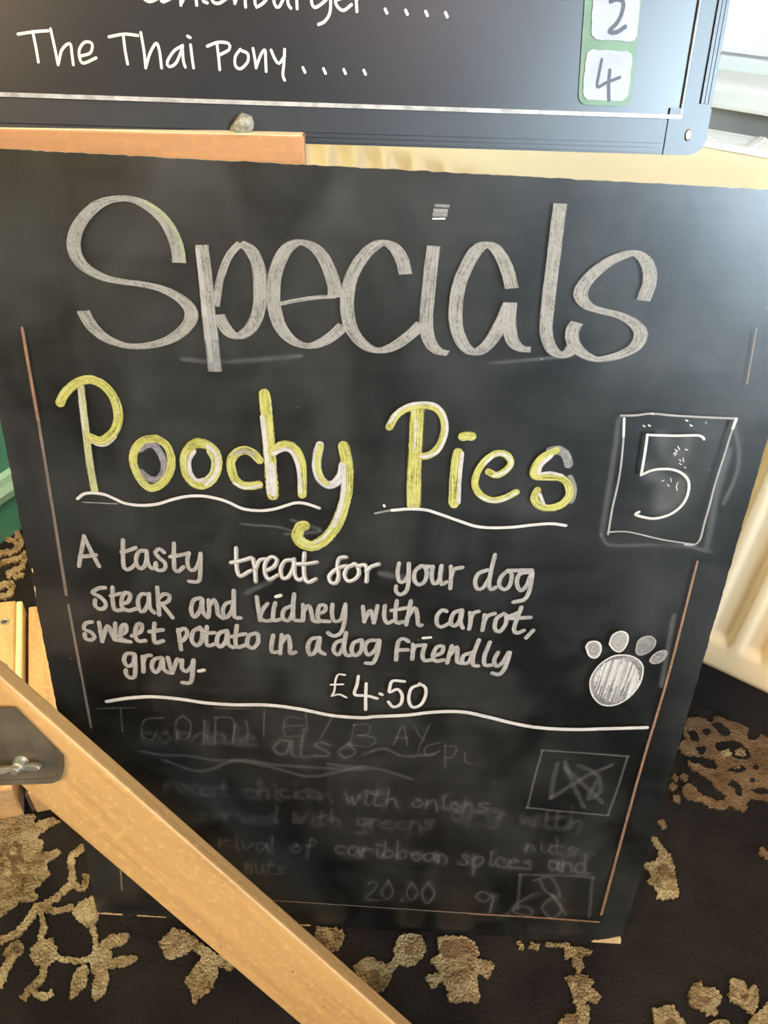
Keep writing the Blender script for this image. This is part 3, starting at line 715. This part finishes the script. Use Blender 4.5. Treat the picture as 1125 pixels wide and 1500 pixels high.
# ---- rubbed-out writing and smears (lowest layer)
GL = {'a': [[(.6,.9),(.25,.95),(.02,.45),(.22,0),(.5,.25),(.62,.9),(.66,.1),(.8,0)]], 'b': [[(.05,1.8),(.05,0)],[(.05,.5),(.4,.95),(.62,.5),(.35,0),(.05,.1)]], 'c': [[(.6,.8),(.3,.95),(.02,.45),(.3,0),(.62,.15)]],
 'd': [[(.6,.8),(.25,.95),(.02,.45),(.25,0),(.6,.3)],[(.65,1.8),(.62,.1),(.8,0)]], 'e': [[(.05,.5),(.6,.6),(.45,.95),(.1,.75),(.08,.2),(.4,0),(.68,.15)]], 'f': [[(.6,1.6),(.35,1.75),(.25,1.2),(.2,-.3)],[(.02,.9),(.5,.95)]],
 'g': [[(.6,.85),(.2,.95),(.05,.45),(.25,.05),(.58,.5)],[(.62,.9),(.55,-.5),(.1,-.6)]], 'h': [[(.08,1.8),(.05,0)],[(.06,.5),(.4,.95),(.58,.5),(.6,0)]], 'i': [[(.2,.95),(.18,.1),(.35,0)],[(.2,1.35),(.26,1.4)]], 'k': [[(.08,1.8),(.05,0)],[(.55,.95),(.08,.45),(.6,0)]],
 'l': [[(.15,1.8),(.12,.1),(.3,0)]], 'm': [[(.05,.95),(.05,0)],[(.05,.5),(.3,.95),(.4,.5),(.4,0)],[(.4,.5),(.65,.95),(.78,.5),(.8,0)]], 'n': [[(.05,.95),(.05,0)],[(.05,.5),(.4,.95),(.56,.5),(.6,0)]], 'o': [[(.35,.95),(.05,.5),(.3,0),(.62,.45),(.35,.95)]],
 'p': [[(.08,.95),(.05,-.8)],[(.06,.6),(.4,.95),(.62,.5),(.35,.02),(.06,.15)]], 'r': [[(.08,.95),(.06,0)],[(.06,.5),(.3,.9),(.55,.9)]], 's': [[(.55,.85),(.25,.95),(.1,.7),(.5,.4),(.5,.08),(.05,.05)]], 't': [[(.25,1.6),(.22,.1),(.5,0)],[(0,1.05),(.55,1.1)]],
 'u': [[(.05,.95),(.08,.2),(.3,0),(.58,.4)],[(.6,.95),(.62,.1),(.78,0)]], 'v': [[(.02,.95),(.3,0),(.6,.95)]], 'w': [[(.02,.95),(.2,0),(.42,.8),(.6,0),(.85,.95)]], 'y': [[(.05,.95),(.1,.2),(.35,.1),(.6,.9)],[(.62,.95),(.5,-.5),(.05,-.65)]],
 '2': [[(.05,1.2),(.35,1.6),(.6,1.2),(.05,0),(.65,0)]], '0': [[(.35,1.6),(.03,.8),(.35,0),(.66,.8),(.35,1.6)]], '9': [[(.6,1.2),(.3,1.6),(.08,1.15),(.35,.8),(.6,1.2),(.55,0)]], '6': [[(.55,1.6),(.1,.8),(.1,.2),(.45,0),(.6,.4),(.35,.8),(.08,.5)]], '.': [[(.2,.05),(.26,.1)]]}
def scrawl(k, txt, a, b, xh, mat, w, blur=False):
    """single-stroke handwriting between two points of the board (survey pixels)"""
    a, b = Vector(a), Vector(b); adv = {'i': .5, 'l': .5, 'm': 1.05, 'w': 1.1, ' ': .7, '.': .4}
    mat = 'ghost'
    tot = sum(adv.get(c, .85) for c in txt); d = (b - a) / tot; up = Vector((d.y, -d.x)).normalized() * xh; x = 0.0
    for c in txt:
        for s in GL.get(c, ()):
            pts = [tuple(a + d * (x + q[0]) + up * q[1] + Vector((random.uniform(-1.6, 1.6), random.uniform(-1.6, 1.6)))) for q in s]
            k.px(pts, w * 0.8, 'haze' if blur else mat); k.px(pts, w * 2.6, 'haze', off=(random.uniform(-4, 4), random.uniform(-3, 3)))
        x += adv.get(c, .85)
H, I = Z(130, 1000, 2.744), Z(480, 1000, 2.446)
g = ink()
for s in (H((35,105),(110,101),(188,100)), H((128,105),(132,150),(136,190)), H((300,140),(225,150),(215,210),(255,228),(275,190)), H((380,130),(350,160),(360,220),(400,220),(410,160),(380,135)), H((465,150),(462,245)), H((510,140),(508,250)), H((505,142),(560,138),(585,160),(580,240)), H((510,102),(645,104)),
          H((632,150),(640,190),(636,240)), H((705,115),(703,215)), H((860,145),(795,140),(788,210),(850,213)), H((790,176),(865,170)), H((870,108),(880,190)), H((985,120),(965,165),(930,222)),
          I((95,150),(80,222)), I((95,150),(150,150),(145,182),(100,190)), I((110,186),(172,200),(150,228),(82,222)), I((235,222),(270,155),(285,220)), I((243,196),(285,196)), I((310,155),(330,190),(345,200)), I((365,150),(335,215),(322,250)), I((400,215),(350,230),(355,262),(400,245)), I((420,222),(422,305)), I((420,225),(460,230),(450,265),(422,268)), I((490,250),(495,285),(520,290))):
    g.px(s, 4.0, 'ghost')
for s in (H((210,275),(300,290),(400,292),(500,310),(620,315),(760,345),(900,375),(1100,335)), H((300,310),(450,355),(600,310),(760,330),(1000,345),(1110,350)), I((0,290),(80,300),(190,310),(300,345)), I((130,255),(200,235),(270,262),(380,255))):
    g.px(s, 7.0, 'ghost')
scrawl(g, 'cordale', (205, 1086), (380, 1092), 16, 'ghost', 5, True); scrawl(g, 'also', (400, 1105), (530, 1112), 22, 'ghost', 6)
scrawl(g, 'roast chicken', (240, 1160), (490, 1172), 13, 'ghost', 4, True); scrawl(g, 'with onions.', (505, 1176), (730, 1190), 14, 'ghost', 5)
scrawl(g, 'served with greens', (290, 1200), (640, 1215), 13, 'ghost', 4, True); scrawl(g, 'ory with', (660, 1200), (860, 1212), 14, 'ghost', 5, True)
scrawl(g, 'rival of', (320, 1240), (468, 1251), 13, 'ghost', 4); scrawl(g, 'caribbean', (490, 1248), (660, 1262), 13, 'ghost', 5); scrawl(g, 'spices and', (672, 1264), (862, 1276), 15, 'ghost', 6)
scrawl(g, 'nuts', (770, 1244), (850, 1250), 12, 'ghost', 4); scrawl(g, 'nuts', (360, 1275), (420, 1280), 13, 'ghost', 4)
scrawl(g, '20.00', (535, 1313), (640, 1320), 17, 'ghost', 5); scrawl(g, '9.60', (690, 1332), (830, 1345), 20, 'ghost', 6)
for s in (I((765,235),(920,245),(1075,257)), I((1072,257),(1040,360),(1002,468)), I((1002,468),(860,455),(712,440)), I((714,440),(740,335),(768,235))): g.px(s, 5.0, 'ghost'); g.px(s, 3.0, 'ghost')
for s in (I((850,280),(870,340),(915,435)), I((1010,290),(920,330),(800,405)), I((820,285),(805,350),(800,400)), I((900,290),(960,320),(975,380),(930,410),(960,350)), I((850,300),(940,380),(980,420))): g.px(s, 9.0, 'ghost')
for s in (I((690,680),(830,682),(950,690)), I((948,690),(935,830)), I((690,680),(678,800)), I((740,700),(800,690),(830,760),(780,740),(760,700)), I((800,750),(850,820))): g.px(s, 6.0, 'ghost')
g.build('erased_writing', bb, 'faint rubbed-out writing')
P4 = Z(860, 580, 4.6875)
g = ink()
for s, w in ((P4((215,150),(165,500),(125,750),(95,930)), 13), (P4((95,945),(150,1010),(400,1010),(650,1018),(840,1058)), 9), (P4((1005,200),(1035,400),(1005,560),(930,720)), 10), (P4((965,380),(895,600),(855,800),(820,1010)), 15), (P4((440,520),(520,600),(500,760),(600,720),(640,600)), 40), (P4((520,300),(600,420),(660,330)), 40),
             ([(430, 760), (470, 775), (420, 780)], 8), ([(355, 765), (420, 772), (440, 790)], 6), ([(560, 838), (600, 845)], 14), ([(364, 865), (395, 850)], 12), ([(270, 525), (330, 528), (440, 520)], 10), ([(720, 530), (840, 520)], 8), ([(985, 900), (968, 1000)], 10)):
    g = ink(); g.px(s, w, 'smear'); g.build('chalk_smear', bb)

# ---- painted border lines
for pts, w, m in (([(35, 480), (47, 550), (58, 612)], 5.4, 'line'), ([(58, 612), (78, 735), (99, 868)], 5.0, 'lined'), ([(102, 884), (118, 970), (135, 1062)], 4.2, 'lined'), ([(1020, 820), (978, 985), (935, 1132), (880, 1336)], 3.8, 'line'), ([(1106, 480), (1092, 560)], 3.0, 'lined'), ([(395, 1315), (560, 1326), (745, 1338)], 2.2, 'lined'), ([(690, 1335), (780, 1340), (876, 1347)], 3.2, 'line'), ([(178, 1270), (180, 1300)], 2.6, 'lined')):
    g = ink(); g.px(pts, w, m); g.build('border_line', bb)

# ---- heading: Specials, broad-nib
S1, S2, S3, S4 = Z(80, 270, 4.327), Z(320, 330, 3.75), Z(560, 280, 4.6875), Z(760, 280, 4.6875)
g = ink()
NIB = [
 S1((797,493),(785,400),(745,290),(680,200),(590,130),(510,95),(430,87),(345,100),(265,140),(190,215),(145,295),(130,370),(143,440),(185,505),(250,553),(340,592),(440,612),(560,628),(680,655),(780,702),(848,758),(873,812),(860,870),(810,930),(730,980),(620,1012),(520,1020),(430,1008),(330,966),(255,905),(212,840),(192,795)),
 S2((-10,440),(15,290),(60,170),(122,95)), S2((122,95),(180,130),(222,220),(233,340),(227,450),(195,540),(150,588),(110,605),(70,590),(30,540),(5,485)),
 S2((640,390),(638,330),(603,220),(545,130),(460,90),(390,115),(340,190),(312,280),(305,380),(315,470),(347,560),(405,625),(475,655),(545,648),(620,608),(690,545)),
 S2((1028,265),(1010,190),(970,122),(910,92),(850,115),(780,190),(732,280),(710,380),(710,470),(727,550),(772,625),(835,672),(905,680),(980,650),(1060,590),(1118,535)),
 S3((352,372),(338,480),(320,650),(303,830),(305,950),(332,1040),(380,1090),(450,1106)),
 S3((885,662),(862,560),(818,450),(760,378),(705,362),(640,405),(578,510),(532,620),(507,740),(500,860),(515,960),(558,1050),(615,1098),(670,1090),(745,1020),(812,900),(872,765)), S3((877,758),(868,880),(875,970),(903,1040),(950,1074),(1015,1080)),
 S4((280,82),(262,220),(240,400),(215,600),(195,780),(183,920),(192,1010),(228,1085),(285,1120),(340,1098),(365,1060)),
 S4((845,745),(885,640),(893,560),(868,480),(805,424),(735,428),(640,465),(540,530),(460,610),(420,680),(425,735),(472,785),(560,815),(680,845),(770,890),(825,950),(825,1010),(780,1070),(700,1112),(600,1140),(520,1145),(440,1113),(385,1060),(360,1000),(367,940),(395,895)),
]
for i, s in enumerate(NIB): g.px(s, 8.6, 'head', nib=(3.5 if i == 1 else 13.0), cap=False)
g.px(S1((938,380),(955,520),(970,680),(985,840),(1000,980)), 21, 'head', cap=False); g.px(S1((912,400),(940,640),(962,830),(985,1000),(1000,1120)), 8, 'text', cap=False); g.px(S1((985,830),(1003,980),(1012,1080),(1022,1180)), 22, 'dim', cap=False)
g.px(S2((350,425),(440,406),(540,392),(640,386)), 6, 'head')
for p, w, m in ((((358,95),(460,100)), 5, 'dim'), (((350,128),(450,130)), 5, 'head'), (((345,155),(445,158)), 7, 'dim'), (((342,186),(432,185)), 3, 'white')): g.px(S3(*p), w, m, cap=False)
g.px(S1((590,110),(690,180),(770,290),(815,400),(825,480)), 6, 'pale_thin')
g.build('heading_lettering', bb, 'large grey chalk heading lettering')

# ---- dish name: Poochy Pies
P1, P2, P3 = Z(70, 530, 4.327), Z(310, 560, 4.6875), Z(550, 570, 3.75)
g = ink()
for pts, w, m, off in (
 (P1((220,155),(235,300),(253,450),(270,600),(290,720),(305,800)), 10.5, 'pale', (0,0)), (P1((208,170),(222,300),(240,420)), 3, 'pink', (0,0)),
 (P1((285,490),(330,512),(380,508),(430,465)), 7, 'pink', (0,0)), (P1((90,250),(120,190),(190,128),(270,103),(350,130),(412,190),(447,270),(455,350),(435,420),(390,470),(340,492),(285,472)), 13, 'yellow', (0,0)), (P1((100,240),(150,175),(250,122),(330,140),(400,210),(430,300),(440,390)), 4, 'yellow', (0,0)),
 (P1((590,545),(640,515),(690,530),(735,600),(745,680),(705,735),(650,730),(600,690)), 10, 'lilac', (0,0)), (P1((680,478),(610,490),(560,550),(548,620),(575,700),(620,765),(670,790),(730,760),(778,690),(790,600),(760,520),(700,478)), 11.5, 'yellow', (0,0)), (P1((548,640),(580,720),(640,780)), 4, 'pale', (0,0)),
 (P1((920,520),(960,505),(1020,520),(1070,570),(1080,640),(1060,710),(1010,760),(950,765),(895,715),(875,640),(885,570),(920,520)), 14, 'yellow', (0,0)), (P1((1020,525),(1070,570),(1083,640),(1060,715),(1010,765)), 6, 'pink', (0,0)), (P1((935,560),(905,610),(910,690),(950,740),(1000,735)), 6, 'pink', (0,0)), (P1((1020,560),(1050,620),(1040,690),(1000,735)), 4, 'pale', (0,0)),
 (P2((330,520),(290,478),(235,455),(175,475),(140,525),(142,590),(170,660),(220,695),(270,700),(325,692)), 12.5, 'yellow', (0,0)), (P2((165,480),(235,462),(300,490)), 6, 'lilac', (0,0)), (P2((160,680),(220,712),(280,710),(335,697)), 4, 'pink', (0,0)),
 (P2((368,78),(385,250),(400,450),(413,620),(423,755)), 17, 'yellow', (0,0)), (P2((352,230),(375,420),(390,560),(400,740)), 7, 'pink', (0,0)), (P2((420,560),(430,750)), 9, 'pink', (0,0)), (P2((420,470),(480,425),(540,422),(592,465),(620,545),(625,640),(625,755)), 12.5, 'yellow', (0,0)), (P2((430,480),(500,450),(550,465),(590,540),(605,620),(612,740)), 6, 'pink', (0,0)),
 (P2((745,425),(728,500),(725,580),(750,650),(800,690),(850,680),(895,620),(905,560)), 13, 'pink', (0,0)), (P2((750,425),(735,500),(735,580),(760,650),(790,680)), 8, 'yellow', (0,0)),
 (P2((908,432),(932,540),(932,700),(905,850),(850,980),(780,1065),(705,1108),(635,1095),(592,1050),(610,985),(635,972)), 16, 'yellow', (0,0)), (P2((905,560),(910,700),(885,850),(840,970)), 7, 'pink', (0,0)), (P2((820,1000),(760,1060),(715,1085)), 4, 'pink', (0,0)),
 (P3((230,110),(220,300),(212,480),(210,620)), 19, 'yellow', (0,0)), (P3((222,160),(215,320)), 3, 'pink', (0,0)), (P3((78,197),(120,130),(190,92),(280,82),(345,105),(378,170),(373,250),(340,320),(290,355),(245,358)), 11, 'yellow', (0,0)), (P3((80,175),(130,110),(200,75),(290,70),(350,95),(388,170),(384,250),(345,330),(290,360),(250,362)), 5, 'pink', (0,0)),
 (P3((455,345),(440,480),(435,615)), 15, 'yellow', (-1,0)), (P3((476,345),(462,480),(456,612)), 5.5, 'pink', (0,0)), (P3((480,252),(500,248),(525,250)), 13, 'yellow', (0,0)),
 (P3((620,445),(665,462),(720,432),(742,390),(712,350),(660,345),(600,385),(557,450),(545,520),(580,575),(640,600),(700,590),(768,557)), 10, 'yellow', (0,0)), (P3((650,465),(720,440),(748,395),(715,355),(660,352),(600,400)), 4.5, 'pink', (0,0)), (P3((570,580),(630,605),(700,600),(768,562)), 4, 'pink', (0,0)),
 (P3((1055,400),(1040,350),(1000,325),(960,330)), 13, 'dim', (0,0)), (P3((1065,480),(1085,540),(1070,600)), 10, 'dim', (0,0)), (P3((985,330),(920,362),(878,410),(868,465),(940,472),(1010,477),(1052,512),(1062,570),(1020,622),(950,642),(893,627),(868,590),(885,548)), 11, 'yellow', (0,0)), (P3((960,360),(905,410),(895,450)), 6, 'pink', (0,0)), (P3((900,455),(960,450),(1020,465)), 4.5, 'pink', (0,0)), (P3((900,570),(920,620)), 5, 'pink', (0,0))):
    g.px(pts, w * 1.12, m, off=off, jitter=0.05)
g.build('dish_name_lettering', bb, 'yellow and white chalk dish name')
for pts, tail in ((P1((200,855),(240,825),(300,820),(370,830),(430,855),(500,885),(600,898),(700,890),(800,860),(900,840),(1000,840),(1100,860)) + P2((130,815),(220,855),(330,868),(430,858),(510,835),(580,815),(650,820),(742,850)), P1((230,878),(450,888))), (P3((90,655),(180,648),(270,652),(350,675),(450,710),(540,740),(620,750),(740,748),(860,735),(960,728),(1040,738)), P3((0,672),(80,655)))):
    g = ink(); g.px(pts, 5.0, 'white'); g.px(tail, 2.0 if tail[0][0] < 200 else 4.0, 'dim'); g.build('underline', bb)

# ---- description
t1, t2, t3, t4, t5, t6, t7 = Z(100, 770, 5.114), Z(320, 780, 4.6875), Z(560, 780, 4.6875), Z(100, 840, 4.327), Z(340, 850, 4.6875), Z(560, 860, 4.6875), Z(340, 910, 3.75)
g = ink()
DESC = [
 t1((92,285),(110,180),(130,65)), t1((130,65),(180,170),(240,285)), t1((100,215),(160,212),(215,203)), t1((420,95),(420,200),(430,300),(470,308),(512,272)), t1((412,182),(460,170),(512,150)), t1((592,172),(545,175),(518,220),(525,282),(555,305),(590,270),(597,185)), t1((598,185),(605,260),(635,305),(668,285)),
 t1((725,182),(692,158),(660,185),(690,225),(735,265),(730,308),(690,320),(660,298),(664,265)), t1((800,120),(800,220),(805,310),(835,325),(868,295)), t1((775,217),(840,205),(910,192)), t1((910,190),(900,250),(915,308),(950,315),(985,260),(997,195)), t1((998,195),(997,300),(990,390),(960,405),(915,400)),
 t3((115,198),(105,260),(117,320),(150,320),(180,270),(182,200)), t3((182,200),(180,320),(165,385),(125,410),(95,390),(95,355)), t3((265,215),(225,250),(220,310),(250,343),(290,320),(305,262),(290,222),(265,215)), t3((275,215),(345,222)), t3((345,220),(338,290),(355,335),(390,310),(405,215)), t3((405,215),(395,290),(405,340),(437,325)), t3((470,220),(470,300),(465,365)), t3((468,300),(490,240),(545,225)),
 t3((717,243),(660,265),(635,320),(650,370),(690,362),(737,290)), t3((770,140),(745,240),(730,340),(745,375),(777,360)), t3((860,245),(812,290),(800,345),(835,375),(872,345),(885,272),(862,245)), t3((870,245),(950,245),(1020,243)), t3((1012,255),(940,270),(920,330),(945,382),(985,350),(1020,265)), t3((1027,262),(1010,370),(975,440),(900,462)),
 t4((240,75),(200,80),(163,107),(215,135),(247,175),(237,205),(205,210),(178,187),(180,155)), t4((290,75),(290,150),(303,215),(350,215)), t4((280,127),(330,115),(392,110)), t4((347,175),(387,165),(402,120),(370,105),(347,150),(352,200),(392,220),(445,206)), t4((515,120),(475,115),(450,155),(460,217),(485,225),(515,175),(520,115)), t4((520,130),(525,200),(552,232)),
 t4((572,75),(578,160),(585,245)), t4((588,135),(615,115),(648,125),(642,160),(600,178)), t4((600,178),(635,220),(667,262)), t4((842,140),(800,155),(785,215),(805,260),(840,220),(855,150)), t4((856,150),(860,225),(887,262)), t4((895,155),(900,205),(895,258)), t4((898,195),(930,150),(947,190),(955,245),(985,267)), t4((1037,165),(1000,180),(985,225),(1005,264),(1040,225),(1055,160)), t4((1055,95),(1055,190),(1060,260),(1095,265)),
 t5((175,100),(185,180),(197,255)), t5((247,145),(218,180),(200,240),(240,262),(285,252)), t5((300,140),(288,200),(290,258),(335,250)), t5((408,160),(360,185),(352,240),(385,262),(412,230),(425,170)), t5((430,80),(422,170),(430,250),(472,260)), t5((490,152),(492,210),(490,257)), t5((492,200),(528,155),(547,200),(560,258),(595,267)), t5((590,215),(640,192),(642,157),(605,157),(590,210),(602,257),(667,265)), t5((692,150),(688,220),(705,262),(750,250),(777,160)), t5((780,150),(775,260),(750,340),(700,365),(663,345)), t5((900,165),(905,220),(910,265)), t5((908,260),(950,190),(975,272)), t5((975,272),(1000,160)), t5((1050,160),(1045,230),(1065,275),(1110,258)),
 t6((100,80),(90,160),(97,225),(142,220)), t6((65,142),(165,125)), t6((195,80),(180,160),(165,238)), t6((170,195),(220,125),(240,170),(245,240),(267,243)), t6((437,147),(410,140),(375,180),(375,235),(405,255),(452,233)), t6((540,140),(490,160),(468,220),(490,250),(525,220),(545,142)), t6((547,150),(535,220),(550,260)), t6((600,160),(605,210),(595,267)), t6((603,205),(625,160),(657,150)), t6((700,175),(695,225),(685,275)), t6((693,225),(720,180),(767,163)), t6((830,165),(780,200),(770,265),(800,287),(840,242),(850,182),(832,165)), t6((850,188),(890,175),(920,160)), t6((950,122),(917,210),(900,272),(920,297),(965,280)), t6((870,197),(1010,190)), t6((1030,280),(985,327)),
 t4((158,290),(120,300),(110,335),(155,355),(177,385),(155,405),(120,395),(115,368)), t4((205,295),(215,350),(225,412)), t4((225,405),(260,315),(285,365),(305,402)), t4((305,395),(308,300)), t4((330,378),(375,350),(372,305),(347,320),(343,390),(387,413)), t4((415,378),(468,350),(475,305),(445,308),(433,370),(452,410),(495,408)), t4((305,402),(400,415)), t4((555,300),(550,370),(560,422),(607,410)), t4((525,352),(605,340)),
 t4((705,340),(715,400),(722,462)), t4((705,352),(745,330),(762,365),(737,405),(715,412)), t4((842,325),(800,350),(790,405),(820,440),(852,410),(857,350),(842,325)), t4((885,322),(880,390),(890,440),(932,430)), t4((850,345),(890,360),(932,358)), t4((1010,345),(965,360),(948,410),(965,447),(1000,420),(1015,355)), t4((1016,360),(1020,430),(1050,450)), t4((1075,315),(1065,400),(1077,450),(1122,438)), t4((1040,382),(1125,365)),
 t5((165,345),(122,360),(110,420),(145,447),(182,410),(182,352),(162,345)), t5((287,360),(275,430),(282,472),(327,470)), t5((345,357),(340,420),(335,482)), t5((340,415),(385,360),(402,420),(402,482),(437,475)), t5((602,375),(547,385),(523,440),(540,492),(577,465),(600,390)), t5((606,382),(600,460),(635,485)), t5((760,392),(715,410),(698,460),(725,492),(755,462),(777,400)), t5((785,342),(770,440),(785,492),(817,495)), t5((890,390),(835,412),(823,470),(850,497),(887,465),(895,402),(880,390)), t5((1010,393),(940,395),(913,440),(935,492),(982,460),(1007,400)), t5((1012,400),(1000,480),(970,545),(923,548)),
 t6((177,352),(150,335),(115,347),(100,410),(95,477)), t6((108,412),(172,410)), t6((210,375),(210,430),(205,472)), t6((208,425),(230,385),(292,378)), t6((290,390),(275,440),(287,482),(332,480)), t6((350,452),(407,430),(415,387),(375,390),(345,450),(365,487),(417,480)), t6((475,385),(460,440),(445,497)), t6((463,445),(510,390),(512,450),(512,492),(545,502)), t6((612,430),(555,450),(548,497),(590,497),(627,420)), t6((660,345),(625,440),(620,512),(652,520)), t6((735,360),(700,450),(700,512),(742,515)), t6((790,430),(765,482),(780,522),(820,500),(862,430)), t6((872,430),(840,530),(800,577),(755,570)),
 t4((425,490),(380,490),(363,530),(385,567),(420,555),(430,500)), t4((432,500),(435,580),(430,632),(400,642),(375,617),(375,595)), t4((480,510),(485,560),(485,602)), t4((484,545),(500,505),(530,500)), t4((597,515),(555,525),(538,570),(560,607),(590,580),(605,520)), t4((606,525),(615,590),(647,610)), t4((640,515),(655,570),(668,610)), t4((668,610),(690,550),(700,522),(722,540)), t4((730,530),(728,580),(755,602),(790,570),(800,532)), t4((802,532),(795,620),(780,672),(733,672)),
]
for s in DESC: g.px(s, 6.9, 'text', jitter=0.05)
TREAT = [t2((128,90),(130,190),(137,250),(157,282),(190,265),(227,243)), t2((95,187),(160,175),(230,155)), t2((245,165),(258,240),(262,315)), t2((262,225),(290,170),(332,163)), t2((340,240),(387,215),(407,170),(370,148),(328,190),(325,260),(355,302),(412,273)), t2((520,170),(465,175),(433,230),(445,292),(480,290),(515,235),(523,165)), t2((523,180),(530,272),(557,307),(595,288)), t2((595,125),(590,200),(597,292),(622,322),(670,300)), t2((545,197),(610,195),(677,185)),
         t2((877,150),(837,155),(820,200),(828,280),(810,327),(775,322),(763,282),(800,240),(850,215),(882,210)), t2((935,200),(890,220),(868,270),(890,312),(937,302),(967,260),(955,207),(935,195)), t2((960,210),(1010,205),(1022,260),(1018,315)), t2((1020,245),(1050,215),(1100,198))]
for s in TREAT: g.px(s, 7.2, 'text', jitter=0.08); g.px(s, 3.0, 'white', off=(-1.0, -0.6), jitter=0.1)
for s, w in ((t5((310,92),(337,84)), 6), (t6((280,328),(330,324)), 4.5), (t4((838,598),(866,592)), 6)): g.px(s, w, 'white')
g.build('description_lettering', bb, 'small white chalk description')
g = ink()
for s, w in ((t7((622,277),(585,275),(570,310),(565,360),(550,392)), 3.2), (t7((550,392),(590,383),(630,400)), 3.2), (t7((545,330),(612,328)), 3.2), (t7((695,285),(688,330),(675,383),(740,390),(797,405)), 5), (t7((738,325),(735,400),(735,465)), 5), (t7((815,380),(824,384)), 5), (t7((945,312),(882,310),(866,350),(866,372),(910,355),(935,390),(925,437),(885,452),(860,425)), 5), (t7((1030,330),(985,350),(970,410),(990,452),(1035,440),(1062,390),(1060,345),(1030,325)), 5)):
    g.px(s, w, 'white')
g.build('price_lettering', bb, 'chalked price')
g = ink()
g.px(H((80,62),(160,49),(260,43),(370,52),(480,68),(600,75),(720,76),(850,92),(980,118),(1100,127)) + I((170,109),(280,104),(380,93),(480,92),(570,110),(660,132),(750,148),(870,155),(1000,152),(1138,148)), 5.8, 'white')
g.px([(167, 1021), (190, 1017)], 5, 'white'); g.build('divider_line', bb)
g = ink()
for s, w in ((P4((225,120),(330,118),(430,106),(560,118),(760,130),(1010,140)), 3.6), (P4((245,140),(238,300),(220,480),(195,620),(165,750),(145,870),(135,930)), 3.2), (P4((135,915),(250,912),(350,930),(500,966),(620,985),(720,1000)), 2.6), (P4((1010,145),(970,250),(940,350),(895,490),(855,620),(825,740),(790,860),(762,965),(720,1003),(660,1002)), 3.2)): g.px(s, w, 'text')
g.px(P4((1008,145),(985,205)), 5, 'white'); g.px(P4((244,140),(240,260)), 4, 'white')
pbx = g.build('box_number', bb, 'chalk box round a numeral 5')
g = ink()
for s in (P4((788,280),(755,256),(600,257),(402,252)), P4((403,250),(385,380),(360,525)), P4((360,525),(450,490),(560,486),(640,515),(683,570),(680,650),(640,730),(560,793),(460,822),(385,815),(320,795),(345,778))): g.px(s, 4.3, 'white')
for q in ((590,350),(610,330),(600,380),(630,430),(655,470),(565,570),(540,590),(600,600),(605,630),(660,350),(645,410),(580,380),(620,445),(515,560)): g.px(P4(q, (q[0] + random.uniform(-14, 20), q[1] + random.uniform(-26, 26))), 1.6, 'white')
for q in ((430,104),(375,188),(410,184),(665,150),(695,184)): g.px(P4(q, (q[0] + 10, q[1] + 6)), 2.6, 'white')
g.build('numeral', pbx)
pw = Z(840, 900, 7.03)
g = ink(); TOES = (((117,300),(150,252),(220,243),(262,272),(272,330),(240,397),(195,412),(148,385)), ((357,270),(390,182),(470,140),(530,160),(548,210),(525,290),(470,348),(405,330)), ((627,330),(650,242),(710,197),(780,190),(828,230),(820,290),(760,352),(685,382),(640,370)), ((767,440),(800,387),(870,342),(930,337),(945,370),(915,425),(860,465),(795,468)))
for i, q in enumerate(TOES):
    g.fill(pw(*q), 'text' if i < 2 else 'dim'); g.px(pw(*q, q[0]), 2.6 if i < 2 else 1.8, 'white' if i < 2 else 'text')
PAD = ((157,650),(190,570),(260,480),(360,410),(450,384),(560,388),(650,430),(695,490),(700,560),(675,660),(620,750),(540,830),(440,885),(340,902),(260,880),(200,820),(165,740))
g.fill(pw(*PAD), 'dim'); g.px(pw(*PAD, PAD[0]), 2.4, 'white')
for k in range(64):
    x0 = 60 + k * 9.5 + random.uniform(-5, 5); a = []; y0 = random.uniform(370, 480) if k % 3 else 370; y1 = y0 + random.uniform(200, 520)
    for t in range(60):
        y = 370 + t * 9.5; x = x0 + 150 - (y - 380) * 0.34
        ex, ey = (x - 430) / 262.0, (y - 645) / 250.0
        if y0 < y < y1 and (ex * 0.78 + ey * 0.62) ** 2 / 0.80 + (ex * -0.62 + ey * 0.78) ** 2 < 0.88: a.append((x, y))
    if len(a) > 3: g.px(pw(a[0], a[len(a) // 2], a[-1]), random.uniform(1.0, 2.2), random.choice(('white', 'text', 'white')), jitter=0.3)
g.build('paw_drawing', bb, 'white chalk paw print')
g = ink()
g.px([(563, 736), (563.5, 737)], 4, 'white'); g.build('chalk_speck', bb)
# ---- chipped edges where bare wood shows
def chip(pts, z=0.0005):
    bm = bmesh.new(); prism(bm, [tuple(BOARD.hit(*p)) for p in jag(pts, 0.5)], -0.001, z); return obj('edge_chip', bm, 'bare', bb)
chip([(866, 1386), (868, 1378), (885, 1376), (900, 1373), (909, 1372), (907, 1385), (890, 1387)])
for a, b, y in ((146, 178, 1337), (180, 250, 1341), (440, 455, 1354), (548, 560, 1364), (617, 636, 1369), (690, 706, 1373), (725, 734, 1376)):
    chip([(a, y), (0.5 * (a + b), y + 0.5), (b, y + (b - a) * 0.05), (b - 1, y + 3 + (b - a) * 0.05), (a + 2, y + 2.4)])
for pts in ([(46.5, 833), (47.5, 838), (49, 838), (47.6, 832)], [(50.5, 860), (52, 872), (53, 872), (51.6, 859)]): chip(pts)
